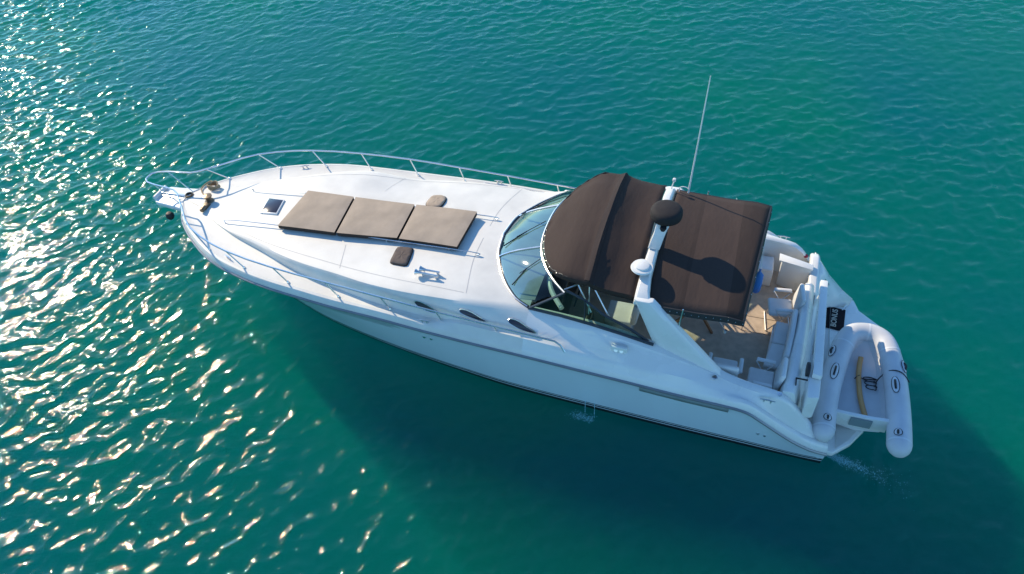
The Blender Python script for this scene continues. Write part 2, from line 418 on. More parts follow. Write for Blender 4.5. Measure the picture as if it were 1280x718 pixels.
us = sorted(set([-0.12, -0.09, -0.05, 0, 0.05, 0.1, 0.15, 0.2, 0.3, 0.45, 0.6, 0.8] + [1 + 0.25 * i for i in range(47)] + [12.7, 12.9, 13, 13.1, 13.2, 13.35, 13.5, 13.65, 13.8, 13.95, 14.1, 14.3, 14.45, 14.62]))
us = [u for u in us if u <= 14.62]
hb = MB(); secs = []
for u in us:
    h = hull_sec(u); secs.append([(x, -y, z) for x, y, z in h[::-1]] + h[1:])
hb.rings(secs, cap=False, closed=False)
n0 = len(secs[0]); last = [(len(secs) - 1) * n0 + k for k in range(n0)]
hb.f.append(tuple(last))
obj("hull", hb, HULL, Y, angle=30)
# rub rail
for s in (-1, 1):
    b = MB(); b.tube([(u, s * (Bf(u) + 0.012), ZR(u) - 0.005) for u in us], 0.027, 6)
    obj("rub_rail", b, RAILM, Y)

# deck mould -----------------------------------------------------------------
Te = pchip([0.9, 1.48, 2.3, 3.2, 4.1, 4.9, 5.8, 6.7, 7.6, 8.6, 9.2], [0.50, 0.80, 1.13, 1.42, 1.64, 1.76, 1.91, 1.97, 1.96, 1.84, 1.76])
Tb = pchip([0.9, 1.3, 1.72, 2.6, 4.07, 4.92, 6, 7, 7.6, 9.2], [0.55, 0.74, 0.93, 1.22, 1.70, 1.86, 2.03, 2.09, 2.11, 2.12])
Zt = pchip([0, 1.0, 1.5, 2.3, 3.2, 4, 5, 6, 6.8, 7.8, 8.6, 9.2], [2.06, 2.08, 2.14, 2.23, 2.30, 2.34, 2.38, 2.43, 2.47, 2.49, 2.46, 2.42])
K2 = pchip([-1, 6.9, 7.9, 12.0, 13.0, 15], [0, 0, 1, 1, 0, 0])
def lip(u, kk=1.0):
    B, zr = Bf(u), ZR(u); k = min(1, B / 0.4); g = K2(u) * kk
    mixl = lambda a, b: (a[0] + (b[0] - a[0]) * g, a[1] + (b[1] - a[1]) * g)
    if g > 0:
        A_ = [(B - 0.002, zr + 0.005), (B - 0.02, zr + 0.10), (B - 0.055, zr + 0.15), (B - 0.11, zr + 0.165), (B - 0.15, zr + 0.15)]
        B_ = [(B - 0.002, zr + 0.005), (B - 0.03, zr + 0.11), (B - 0.05, zr + 0.135), (B - 0.10, zr + 0.23), (B - 0.15, zr + 0.32)]
        return [mixl(a, b) for a, b in zip(A_, B_)]
    return [(B - 0.002, zr + 0.005), (B - 0.02 * k, zr + 0.10), (B - 0.055 * k, zr + 0.15), (B - 0.11 * k, zr + 0.165), (B - 0.15 * k, zr + 0.15)]
KS = pchip([-1, 3.8, 5.6, 8.0, 9.0, 15], [0, 0, 1, 1, 0, 0])     # the starboard side of the trunk is lower and rounder
def deck_sec(u, sd=-1):
    ks = KS(u) if sd > 0 else 0.0
    zr = ZR(u); L = lip(u, 1 - ks); zd = zr + 0.15 + 0.19 * K2(u) * (1 - ks)
    w = max(L[-1][0], 0.01)
    if u < 0.9:
        te, tb, zt = w * 0.5, w * 0.62, zd + 0.01
    else:
        te, tb, zt = Te(u) - 0.16 * ks, min(Tb(u), w - 0.01) - 0.06 * ks, max(Zt(u) - 0.17 * ks, zd + 0.01)
    te = min(te, tb - 0.02)
    hh = zt - zd
    P = L + [lerp(L[-1], (tb, zd), 0.6), (tb, zd + 0.003), (tb - 0.25 * (tb - te), zd + hh * 0.42), (te + 0.10 * (tb - te) + 0.02, zd + hh * 0.80), (te - 0.01, zd + hh * 0.96), (te - 0.10, zt + 0.012),
             (te * 0.72, zt + 0.022 + 0.06 * ks), (te * 0.36, zt + 0.03 + 0.13 * ks), (0, zt + 0.033 + 0.17 * ks)]
    return [(u, v, z) for v, z in P]
du = [u for u in us if u <= 9.0]
db = MB(); secs = []
for u in du:
    h = deck_sec(u); h2 = deck_sec(u, 1); secs.append([(x, -y, z) for x, y, z in h] + [h2[i] for i in range(len(h2) - 2, -1, -1)])
db.rings(secs, cap=False, closed=False)
obj("foredeck", db, DECK, Y, angle=34)
def deck_z(u, v):
    h = deck_sec(u, -1 if v < 0 else 1); v = abs(v)
    for i in range(len(h) - 1):
        if h[i + 1][1] <= v <= h[i][1]:
            t = (h[i][1] - v) / max(h[i][1] - h[i + 1][1], 1e-6); return h[i][2] + (h[i + 1][2] - h[i][2]) * t
    return h[-1][2]

SEAM = mat("deck_seam", (0.52, 0.51, 0.49), 0.6)
for sgn in (-1, 1):
    for pts in ([(4.75, sgn * 0.95), (4.95, sgn * 1.62)], [(7.55, sgn * 0.2), (7.58, sgn * 0.9), (7.75, sgn * 1.75)], [(1.5, sgn * 0.72), (3.0, sgn * 1.22), (4.75, sgn * 1.52), (6.2, sgn * 1.68), (7.7, sgn * 1.74)]):
        b = MB(); P_ = smooth_path([(x, y, 0) for x, y in pts], 10)
        b.rings([[(p.x - 0.005, p.y - 0.005, deck_z(p.x, p.y) + 0.003), (p.x + 0.005, p.y + 0.005, deck_z(p.x, p.y) + 0.003)] for p in P_], cap=False, closed=False)
        obj("deck_seam", b, SEAM, Y)

# coamings -------------------------------------------------------------------
CV = pchip([8.8, 10.16, 11.3, 12.5, 13.3, 13.9, 14.62], [1.78, 1.80, 1.88, 1.98, 2.06, 2.06, 2.00])
CZ = pchip([8.8, 10.0, 11.3, 12.2, 12.8, 13.4, 13.65, 14.0, 14.35, 14.62], [2.42, 2.36, 2.21, 2.02, 1.84, 1.76, 1.70, 1.35, 0.86, 0.58])
def coam_sec(u):
    L = lip(u); cv, cz = CV(u), CZ(u); a = L[-1]; c = (cv, cz)
    dz = cz - a[1]
    P = L + [(a[0] + (cv - a[0]) * 0.30, a[1] + dz * 0.22), (a[0] + (cv - a[0]) * 0.40, a[1] + dz * 0.42), (a[0] + (cv - a[0]) * 0.72, a[1] + dz * 0.66),
             (a[0] + (cv - a[0]) * 0.80, a[1] + dz * 0.84), (cv, cz - 0.012), (cv - 0.03, cz), (cv - 0.10, cz), (cv - 0.13, cz - 0.02)]
    zb = 0.95 if u < 13.7 else 0.44
    if u < 10.4:
        t = (u - 9.0) / 1.4; t = t * t * (3 - 2 * t); D_ = deck_sec(min(u, 9.2))
        for i in range(5, 10):
            P[i] = (D_[i][1] + (P[i][0] - D_[i][1]) * t, (D_[i][2] + ZR(u) - ZR(min(u, 9.2))) + (P[i][1] - (D_[i][2] + ZR(u) - ZR(min(u, 9.2)))) * t)
    P += [(cv - 0.14, min(cz - 0.03, zb + 0.5)), (cv - 0.15, min(cz - 0.04, zb - 0.02))]
    return [(u, v, z) for v, z in P]
cu = [u for u in us if u >= 9.0]
for s in (-1, 1):
    b = MB(); secs = [[(x, s * y, z) for x, y, z in coam_sec(u)] for u in cu]
    b.rings(secs, cap=False, closed=False)
    n1 = len(secs[0]); b.f.append(tuple((len(secs) - 1) * n1 + k for k in range(n1)))
    obj("cockpit_coaming", b, GEL, Y, angle=34)

# cockpit sole, bulkheads, platform ----------------------------------------------
b = MB(); b.prism([(9.0, -1.66), (11.3, -1.72), (12.6, -1.86), (13.75, -1.93), (13.9, 1.93), (12.6, 1.86), (11.3, 1.72), (9.0, 1.66)], 0.80, 0.95)
sole = obj("cockpit_sole", b, CARPET, Y, smooth=False)
for (x0, x1, y0, y1) in ((12.86, 13.5, 0.02, 0.44),):
    b = MB(); r_ = 0.012
    b.box(((x0 + x1) / 2, y0, 0.951), (x1 - x0, r_, 0.006)); b.box(((x0 + x1) / 2, y1, 0.951), (x1 - x0, r_, 0.006))
    b.box((x0, (y0 + y1) / 2, 0.951), (r_, y1 - y0 + r_, 0.007)); b.box((x1, (y0 + y1) / 2, 0.951), (r_, y1 - y0 + r_, 0.007))
    obj("hatch_outline", b, CARPETD, sole, smooth=False)
b = MB(); b.prism([(13.7, -2.0), (14.5, -2.06), (14.75, -2.07), (15.05, -1.78), (15.28, -1.42), (15.5, -0.6), (15.6, 0.3), (15.68, 1.25), (15.2, 1.66), (15.1, 1.95), (14.62, 2.08), (13.7, 2.05)], 0.30, 0.44)
obj("swim_platform", b, GEL, Y, bevel=0.03)
b = MB(); b.hull_quad((14.80, -1.36, 0.452), (15.20, -1.40, 0.452), (15.0, -1.74, 0.452), (14.78, -1.98, 0.452), 0.008)
obj("platform_hatch", b, DECK, Y, smooth=False)
# transom bulkhead with a rounded padded top
b = MB(); secs = []
for v, u0, u1 in ((0.86, 13.86, 14.06), (0.5, 13.84, 14.04), (-0.3, 13.79, 14.0), (-1.0, 13.71, 13.96), (-1.6, 13.65, 13.9), (-1.95, 13.60, 13.84)):
    secs.append([(u0, v, 0.94), (u0 - 0.01, v, 1.62), (u0 + 0.03, v, 1.74), (u0 + 0.10, v, 1.77), (u1 - 0.06, v, 1.76), (u1, v, 1.70), (u1 + 0.10, v, 1.2), (u1 + 0.22, v, 0.9), (u1 + 0.26, v, 0.40), (u0, v, 0.40)])
b.rings(secs)
bulk = obj("transom_bulkhead", b, GEL, Y, bevel=0.02)
b = MB(); secs = []
for v, u0 in ((0.10, 13.76), (-0.5, 13.72), (-1.1, 13.66)):
    secs.append([(u0, v, 1.42), (u0 - 0.07, v, 1.45), (u0 - 0.06, v, 1.70), (u0 - 0.01, v, 1.745), (u0 + 0.04, v, 1.72), (u0 + 0.06, v, 1.42)])
b.rings(secs); obj("bench_backrest", b, VINYL, Y, bevel=0.02)
b = MB(); b.hull_quad((13.42, 0.06, 1.25), (13.82, 0.04, 1.25), (13.70, -1.12, 1.25), (13.33, -1.12, 1.25), 0.31)
bench = obj("aft_bench", b, GEL, Y, bevel=0.02)
for q in (((13.46, 0.06), (13.84, 0.03), (13.77, -0.52), (13.40, -0.52)), ((13.40, -0.535), (13.77, -0.535), (13.71, -1.13), (13.30, -1.12))):
    b = MB(); b.hull_quad(*[(x, y, 1.37) for x, y in q], 0.11); obj("seat_cushion", b, VINYL, bench, bevel=0.03, seg=3)
# starboard cabinet and walk-through
b = MB(); b.hull_quad((13.42, 1.60, 1.66), (14.0, 1.42, 1.66), (14.0, 1.32, 1.66), (13.42, 1.48, 1.66), 0.70)
cab = obj("wet_bar", b, GEL, Y, bevel=0.015)
b = MB(); b.hull_quad((13.36, 1.66, 1.70), (14.03, 1.46, 1.70), (14.02, 1.30, 1.70), (13.36, 1.44, 1.70), 0.035)
obj("counter_top", b, GEL, cab, bevel=0.01)
b = MB(); b.prism([(12.0, 1.38), (13.3, 1.40), (13.3, 1.84), (12.0, 1.75)], 0.95, 1.36); obj("side_bench", b, GEL, Y, bevel=0.02)
b = MB(); b.prism([(12.0, 1.36), (13.28, 1.38), (13.28, 1.80), (12.0, 1.72)], 1.365, 1.45); obj("side_cushion", b, VINYL, Y, bevel=0.025)

# helm area seen through the glass and below the canopy
b = MB(); b.prism([(8.9, -1.6), (9.45, -1.55), (9.35, 0), (9.45, 1.55), (8.9, 1.6)], 0.95, lambda x, y: 2.12 if x < 9.2 else 1.85)
dash = obj("dashboard", b, DARKPANEL, Y, bevel=0.03)
b = MB(); b.tube([(9.62 + 0.04 * math.cos(a), -0.62 + 0.19 * math.sin(a), 1.72 + 0.19 * math.cos(a)) for a in [2 * math.pi * k / 24 for k in range(25)]], 0.014, 6)
obj("steering_wheel", b, BLACK, dash)
b = MB(); b.tube(smooth_path([(9.55, -1.50, 2.30), (9.20, -1.05, 2.36), (9.02, -0.4, 2.38), (8.98, 0.0, 2.38), (9.02, 0.4, 2.38), (9.2, 1.05, 2.36), (9.55, 1.5, 2.3)]), 0.05, 8)
obj("dash_coaming", b, GEL, dash)
for (v0, v1) in ((-0.92, -0.36), (0.25, 0.9)):
    b = MB(); b.box((10.55, (v0 + v1) / 2, 1.2), (0.45, v1 - v0 - 0.1, 0.5)); hs = obj("helm_seat", b, GEL, Y, bevel=0.03)
    b = MB(); b.box((10.52, (v0 + v1) / 2, 1.51), (0.55, v1 - v0, 0.13)); obj("seat_cushion", b, VINYL, hs, bevel=0.04, seg=3)
    b = MB(); b.box((10.83, (v0 + v1) / 2, 1.78), (0.14, v1 - v0, 0.52), tilt=0.15); obj("backrest", b, VINYL, hs, bevel=0.05, seg=3)
b = MB(); b.prism([(9.75, -1.60), (11.45, -1.68), (11.45, -1.15), (9.75, -1.08)], 0.95, 1.40); lo = obj("companion_lounge", b, BEIGE, Y, bevel=0.03)
b = MB(); b.prism([(9.75, -1.62), (11.5, -1.70), (11.5, -1.55), (9.75, -1.48)], 1.41, 1.98); obj("backrest", b, BEIGE, lo, bevel=0.04)
b = MB(); b.box((10.02, -1.28, 1.72), (0.10, 0.5, 0.6)); obj("armrest", b, DARKPANEL, lo, bevel=0.03)

# windscreen -----------------------------------------------------------------
WB = pchip([0, 0.5, 0.9, 1.25, 1.5, 1.65, 1.74], [7.94, 8.0, 8.15, 8.36, 8.58, 8.76, 8.98])
def wb(v):
    u = WB(abs(v)); return Vector((u, v, deck_z(min(u, 8.95), v) + 0.005))
def wt(v):                                             # matching point of the top frame
    a = abs(v) / 1.74; vv = v * 0.97
    u = 8.87 + 0.80 * a ** 2.6
    return Vector((u, vv, 2.96 - 0.03 * a * a))
GV = np.linspace(-1.74, 1.74, 57)
b = MB(); b.tube([wb(v) for v in GV], 0.030, 6)
b.tube([wt(v) for v in GV], 0.022, 6)
A = wt(-1.74)
SW0 = [(8.98, 1.755, 2.435), (9.6, 1.77, 2.41), (10.16, 1.79, 2.36), (10.8, 1.83, 2.29), (11.34, 1.87, 2.22)]
SW1 = [(9.67, 1.61, 2.93), (10.0, 1.63, 2.80), (10.4, 1.745, 2.62), (10.9, 1.74, 2.36), (11.34, 1.815, 2.15)]
for s in (-1, 1):
    b.tube([(x, s * y, z) for x, y, z in SW0], 0.030, 6)
    b.tube([(x, s * y, z) for x, y, z in SW1], 0.026, 6)
    b.tube([(9.0, s * 1.755, 2.435), (9.67, s * 1.69, 2.94)], 0.026, 6)
    b.tube([(10.05, s * 1.785, 2.37), (10.05, s * 1.70, 2.83)], 0.014, 6)
wsf = obj("windscreen", b, mat("windscreen_frame", (0.07, 0.075, 0.085), 0.35, metal=0.4), Y)
b = MB(); b.tube([wt(v) + Vector((0, 0, 0.018)) for v in GV], 0.018, 6); b.tube([wb(v) + Vector((-0.02, 0, 0.014)) for v in GV], 0.018, 6)
for v in (-0.66, 0.66): b.tube([wb(v).lerp(wt(v), q) + Vector((-0.10 * math.sin(math.pi * q) - 0.005, 0, 0.01)) for q in (0, .2, .4, .6, .8, 1)], 0.020, 6)
obj("chrome_trim", b, STEEL, wsf)
for (a0, a1) in ((-1.74, -0.66), (-0.66, 0.66), (0.66, 1.74)):
    b = MB(); vv = np.linspace(a0, a1, 19)
    b.rings([[wb(v).lerp(wt(v), t) + Vector((-0.10 * math.sin(math.pi * t), 0, 0)) for t in (0, .2, .4, .6, .8, 1)] for v in vv], cap=False, closed=False)
    obj("glass_pane", b, GLASS, wsf)
for s in (-1, 1):
    b = MB(); q0 = smooth_path([(x, s * y, z) for x, y, z in SW0], 4); q1 = smooth_path([(x, s * y, z) for x, y, z in SW1], 4)
    b.rings([[p, r] for p, r in zip(q0, q1)], cap=False, closed=False); obj("side_glass", b, GLASS, wsf)
b = MB(); rows = []
for v in np.linspace(-1.60, 1.60, 25):
    a_ = wb(v); rows.append([(a_.x + 0.07 + (9.05 - a_.x - 0.07) * q / 5, v * (1 - 0.03 * q / 5), deck_z(min(a_.x + 0.07 + (9.05 - a_.x - 0.07) * q / 5, 8.98), v) + 0.008) for q in range(6)])
b.rings(rows, cap=False, closed=False); obj("dash_top", b, mat("dash_vinyl", (0.40, 0.41, 0.37), 0.6, var=0.25, vscale=3.5), dash)
for (p0, p1, p2) in ((0.10, -0.28, 0), (0.98, 0.78, 0), (-1.0, -1.25, 0)):
    a_ = wb(p0).lerp(wt(p0), 0.97) + Vector((-0.03, 0, 0.03)); c_ = wb(p1).lerp(wt(p1), 0.50) + Vector((-0.12, 0, 0.03)); e_ = wb(p1 - 0.16).lerp(wt(p1 - 0.16), 0.18) + Vector((-0.08, 0, 0.02))
    b = MB(); b.tube([a_, c_], 0.008, 5); b.tube([c_.lerp(a_, 0.35), e_], 0.013, 5); obj("wiper", b, BLACK, wsf)

# front canopy ----------------------------------------------------------------
CF = pchip([0, 0.45, 0.88, 1.18, 1.42, 1.54, 1.60], [8.90, 8.95, 9.08, 9.24, 9.48, 9.70, 10.1])     # plan outline
def can_hw(u):
    lo_, hi_ = 0.0, 1.60
    if u <= 8.905: return 0.05
    for _ in range(30):
        m_ = (lo_ + hi_) / 2
        if CF(m_) < u: lo_ = m_
        else: hi_ = m_
    return lo_
CTOP = pchip([8.90, 9.3, 9.7, 10.05, 10.2, 10.5, 11.0], [3.03, 3.26, 3.43, 3.47, 3.46, 3.37, 3.33])
CEDG = pchip([8.90, 9.3, 9.7, 10.05, 10.5, 11.0], [3.00, 3.10, 3.22, 3.19, 3.10, 3.07])
cnv = [8.903, 8.915, 8.94, 8.98, 9.04, 9.1, 9.2, 9.3, 9.45, 9.6, 9.75, 9.9, 10.02, 10.08, 10.14, 10.25, 10.4, 10.6, 10.8, 10.92]
FR = [0, .1, .2, .3, .4, .5, .6, .7, .8, .88, .95, 1.0]
def can_pt(u, f):
    hw = can_hw(u); ze, zt = CEDG(u), CTOP(u)
    ridge = 0.055 * math.exp(-((u - 10.08) / 0.05) ** 2)
    wob = 0.014 * math.sin(u * 23 + f * 2.0) * (1 - abs(f)) + 0.010 * math.sin(u * 41 - f * 5) + 0.022 * math.sin(f * 17 + u * 3) * abs(f) ** 3 - 0.05 * math.exp(-((u - 10.5) / 0.2) ** 2) * (1 - f * f)
    return (u, hw * f, ze + (zt - ze) * (1 - abs(f) ** 2.4) + ridge + wob)
b = MB(); secs = []
for u in cnv:
    row = [can_pt(u, -f) for f in FR[::-1]] + [can_pt(u, f) for f in FR[1:]]
    p, q_ = row[0], row[-1]
    row = [(p[0], p[1] - 0.01, p[2] - 0.10)] + row + [(q_[0], q_[1] + 0.01, q_[2] - 0.10)]
    secs.append(row)
b.rings(secs, cap=False, closed=False)
canopy = obj("front_canopy", b, CANV, Y, solid=0.012, angle=60)
b = MB(); b.tube([can_pt(CF(abs(v)) if abs(v) < 1.575 else 10.2, (1 if v > 0 else -1) if abs(v) > 0.06 else v / 0.06) for v in np.linspace(-1.58, 1.58, 61)], 0.016, 6)
obj("edge_piping", b, BLACK, canopy)
b = MB(); rows = []
for f in np.linspace(-1, 1, 41):
    rows.append([tuple(Vector(can_pt(u, f)) + Vector((0, 0, dz))) for u, dz in ((9.985, 0.014), (10.02, 0.034), (10.10, 0.036), (10.135, 0.014))])
b.rings(rows, cap=False, closed=False); obj("bow_pocket", b, mat("pocket_canvas", (0.036, 0.026, 0.025), 0.85, bump=0.3, spec=0.2), canopy, angle=60)
for f in np.linspace(-0.97, 0.97, 17):
    v = 1.45 * f; p = can_pt(CF(abs(v)), 1 if v > 0 else -1)
    b = MB(); b.lathe((p[0] - 0.01, p[1], p[2] - 0.015), [(0.0, -0.008), (0.014, -0.006), (0.014, 0.004), (0.0, 0.014)], 8); obj("snap_fastener", b, STEEL, canopy)
# canopy hoop under the raised seam and its struts
for s in (-1, 1):
    for (p0, p1) in (((9.64, 1.60, 2.93), (9.98, 1.42, 3.04)), ((9.75, 1.33, 3.04), (10.14, 1.62, 2.48)), ((10.06, 1.42, 3.05), (10.10, 1.64, 2.45)), ((10.10, 1.42, 3.02), (10.5, 1.66, 2.45))):
        b = MB(); b.tube([(p0[0], s * p0[1], p0[2]), (p1[0], s * p1[1], p1[2])], 0.014, 6); obj("canopy_strut", b, STEEL, Y)

# radar arch -----------------------------------------------------------------
b = MB(); secs = []
for v, u0, u1, z in ((-1.72, 10.90, 11.22, 3.10), (-1.55, 10.90, 11.16, 3.20), (-1.2, 10.90, 11.12, 3.26), (-0.6, 10.92, 11.12, 3.31), (0, 10.93, 11.13, 3.33), (0.6, 10.93, 11.13, 3.31), (1.0, 10.92, 11.12, 3.28), (1.3, 10.93, 11.13, 3.23), (1.46, 10.95, 11.14, 3.14)):
    secs.append([(u0, v, z - 0.10), (u0 + 0.015, v, z - 0.02), (u0 + 0.05, v, z + 0.01), (u1 - 0.05, v, z + 0.01), (u1 - 0.015, v, z - 0.02), (u1, v, z - 0.10)])
b.rings(secs)
arch = obj("radar_arch", b, GEL, Y, bevel=0.008)
for s in (-1, 1):
    b = MB(); secs = []
    for t in (0, 0.25, 0.5, 0.75, 0.95, 1.06):
        vt = 1.70 if s < 0 else 1.46; a0 = lerp((10.91, vt, 3.14), (11.36, 1.80, 2.10), t); a1 = lerp((11.24, vt, 3.14), (12.60, 1.985, 1.86), t)
        th = 0.10 + 0.05 * t; e0 = 0.02
        secs.append([(a0[0], s * (a0[1] + e0), a0[2]), (lerp(a0, a1, .2)[0], s * (a0[1] + 0.055 + (a1[1] - a0[1]) * .2), lerp(a0, a1, .2)[2]), (lerp(a0, a1, .8)[0], s * (a0[1] + 0.055 + (a1[1] - a0[1]) * .8), lerp(a0, a1, .8)[2]), (a1[0], s * (a1[1] + e0), a1[2]),
                     (a1[0], s * (a1[1] + e0 - th), a1[2]), (a0[0], s * (a0[1] + e0 - th), a0[2])])
    b.rings(secs); obj("arch_leg", b, GEL, arch, bevel=0.012)
# scanner arm, dome, gps, light, antenna
b = MB(); b.rings([[(10.93, -0.62, 3.33), (11.14, -0.62, 3.33), (11.14, -0.36, 3.33), (10.93, -0.36, 3.33)], [(11.00, -0.52, 3.62), (11.20, -0.52, 3.62), (11.22, -0.26, 3.62), (11.02, -0.26, 3.62)],
                   [(11.02, -0.44, 3.80), (11.26, -0.44, 3.80), (11.28, -0.10, 3.80), (11.04, -0.10, 3.80)]])
pyl = obj("scanner_pylon", b, GEL, arch, bevel=0.015)
b = MB(); b.lathe((11.16, -0.26, 3.80), [(0.0, 0.0), (0.23, 0.0), (0.275, 0.04), (0.285, 0.09), (0.28, 0.17), (0.255, 0.21), (0.19, 0.235), (0.0, 0.245)], 40)
b.rings([[(11.10, -0.56, 3.80), (11.22, -0.56, 3.80), (11.20, -0.40, 3.80), (11.12, -0.40, 3.80)], [(11.13, -0.55, 3.72), (11.18, -0.55, 3.72), (11.18, -0.46, 3.72), (11.13, -0.46, 3.72)]])
obj("radar_dome", b, mat("dome_cover", (0.030, 0.026, 0.026), 0.8, var=0.2, vscale=5, bump=0.3, bscale=20, spec=0.25), arch)
b = MB(); b.lathe((10.93, -1.14, 3.26), [(0.0, 0.0), (0.10, 0.0), (0.10, 0.06), (0.185, 0.07), (0.20, 0.095), (0.185, 0.12), (0.13, 0.128), (0.125, 0.155), (0.10, 0.165), (0.0, 0.17)], 36)
obj("gps_antenna", b, GEL, arch)
b = MB(); b.tube([(11.03, 1.33, 3.18), (11.08, 1.35, 3.40)], 0.012, 6); b.lathe((11.08, 1.35, 3.40), [(0, 0), (0.03, 0), (0.034, 0.02), (0.03, 0.06), (0, 0.07)], 12); obj("anchor_light", b, VINYL, arch)
b = MB(); b.tube(smooth_path([(11.20, 1.36, 3.14), (11.20, 1.36, 3.25), (11.28, 1.36, 3.29), (11.38, 1.34, 3.27)], 5), 0.010, 6)
b.tube([(11.38, 1.33, 3.18), (11.39, 1.33, 3.42)], 0.019, 8)
b.tube([(11.39, 1.33, 3.40), (11.44, 1.31, 4.4), (11.50, 1.28, 5.76)], [0.017, 0.014, 0.009], 8); obj("whip_antenna", b, GEL, arch)

# aft bimini --------------------------------------------------------------------
BN, BM_ = 15, 17
def bim_pt(i, j):
    f = -1 + 2 * j / (BM_ - 1); t = i / (BN - 1)
    u = 11.10 + (12.86 - 11.10) * t + f * 0.11 * t + 0.05 * f * (1 - t)
    hw = 1.66 - 0.05 * t
    z = 3.07 + 0.18 * (1 - abs(f) ** 2.2) - 0.03 * math.sin(math.pi * t) - 0.05 * max(0, t - 0.85) / 0.15 + 0.004 * math.sin(t * 14 + f * 3)
    rc = 0.0
    return (u, -0.12 + (hw - 0.10) * f, z + 0.06 * f)
b = MB(); b.rings([[bim_pt(i, j) for j in range(BM_)] for i in range(BN)], cap=False, closed=False)
bim = obj("bimini_top", b, BIMI, Y, solid=0.012, angle=60)
loop = [bim_pt(i, 0) for i in range(BN)] + [bim_pt(BN - 1, j) for j in range(1, BM_)] + [bim_pt(i, BM_ - 1) for i in range(BN - 2, -1, -1)]
b = MB(); secs = []
for k, (x, y, z) in enumerate(loop):
    a_, c_ = Vector(loop[max(k - 1, 0)]), Vector(loop[min(k + 1, len(loop) - 1)]); t__ = (c_ - a_); n__ = Vector((-t__.y, t__.x, 0)).normalized()
    if n__.dot(Vector((x - 11.9, y, 0))) < 0: n__ = -n__
    q = Vector((x, y, z)); secs.append([q - n__ * 0.025 + Vector((0, 0, 0.018)), q + n__ * 0.004 + Vector((0, 0, 0.016)), q + n__ * 0.03 + Vector((0, 0, -0.09)), q + n__ * 0.015 + Vector((0, 0, -0.09))])
b.rings(secs, cap=True); obj("bimini_trim", b, BLACK, bim)
cnt = 0
for i in range(1, BN):
    x, y, z = bim_pt(i, 0); b = MB(); b.lathe((x, y - 0.022, z - 0.03), [(0.0, -0.009), (0.008, -0.006), (0.008, 0.006), (0, 0.009)], 8); obj("snap_fastener", b, STEEL, bim)
for j in range(1, BM_ - 1, 2):
    x, y, z = bim_pt(BN - 1, j); b = MB(); b.lathe((x + 0.020, y, z - 0.03), [(0.0, -0.009), (0.008, -0.006), (0.008, 0.006), (0, 0.009)], 8); obj("snap_fastener", b, STEEL, bim)
for s in (-1, 1):
    b = MB(); b.tube(smooth_path([(11.75, s * 1.66, 3.03), (11.74, s * 1.75, 2.6), (11.95, s * 1.88, 2.2), (12.45, s * 1.93, 1.95)], 6), 0.014, 6); obj("bimini_pole", b, STEEL, Y)
    b = MB(); b.tube([(12.3, s * 1.62, 2.98), (12.5, s * 1.45, 2.45)], 0.014, 6); b.lathe((12.5, s * 1.45, 2.42), [(0, 0), (.03, 0), (.03, .06), (0, .06)], 8); obj("bimini_pole", b, STEEL, Y)
b = MB(); b.tube([(bim_pt(BN - 1, j)[0] - 0.03, bim_pt(BN - 1, j)[1], bim_pt(BN - 1, j)[2] - 0.03) for j in range(BM_)], 0.015, 6); obj("bimini_bow", b, STEEL, Y)

# rails ---------------------------------------------------------------------------
RH = pchip([-0.97, -0.6, 0.0, 0.3, 1.2, 2.4, 3.6, 4.9, 6.1, 7.3, 8.5, 9.6], [0.10, 0.26, 0.33, 0.55, 1.38, 1.83, 2.01, 2.10, 2.14, 2.17, 2.18, 2.19])
RZ = pchip([-0.97, 0, 1.2, 4.9, 6.1, 7.3, 8.5, 9.6], [2.52, 2.54, 2.52, 2.44, 2.37, 2.30, 2.23, 2.16])
ru = [-0.6, -0.3, 0.0, 0.15, 0.3, 0.6, 0.9, 1.2, 1.6, 2, 2.4, 3, 3.6, 4.2, 4.9, 5.5, 6.1, 6.7, 7.3, 7.9, 8.5, 9.1, 9.5, 9.6]
half = [(u, RH(u), RZ(u)) for u in ru]
b = MB(); pth = [(9.84, -2.24, 1.90), (9.72, -2.21, 2.10)] + [(u, -v, z) for u, v, z in half[::-1]] + [(-0.85, -0.20, 2.52), (-0.96, -0.10, 2.52), (-0.97, 0, 2.52), (-0.96, 0.10, 2.52), (-0.85, 0.20, 2.52)] + half + [(9.72, 2.21, 2.10), (9.84, 2.24, 1.90)]
b.tube(pth, 0.019, 8); rail = obj("bow_rail", b, STEEL, Y)
ST = [(0.55, 0.28), (1.60, 1.20), (2.70, 2.42), (3.85, 3.65), (5.05, 4.88), (6.22, 6.10), (7.36, 7.27), (8.50, 8.44)]
for s in (-1, 1):
    for ub, ut in ST:
        vb = min(Bf(ub) - 0.10, Bf(ub) * 0.92); zb = ZR(ub) + 0.155 + 0.06 * K2(ub) * (1 - (KS(ub) if s > 0 else 0))
        b = MB(); b.tube([(ub, s * vb, zb), (ut, s * RH(ut), RZ(ut))], 0.0145, 8)
        b.lathe((ub, s * vb, zb - 0.01), [(0, 0), (0.035, 0), (0.032, 0.02), (0.018, 0.045), (0, 0.05)], 10)
        obj("stanchion", b, STEEL, rail)
    b = MB(); b.tube([(-0.10, s * 0.24, 2.02), (-0.62, s * 0.255, 2.52)], 0.0125, 8); obj("stanchion", b, STEEL, rail)

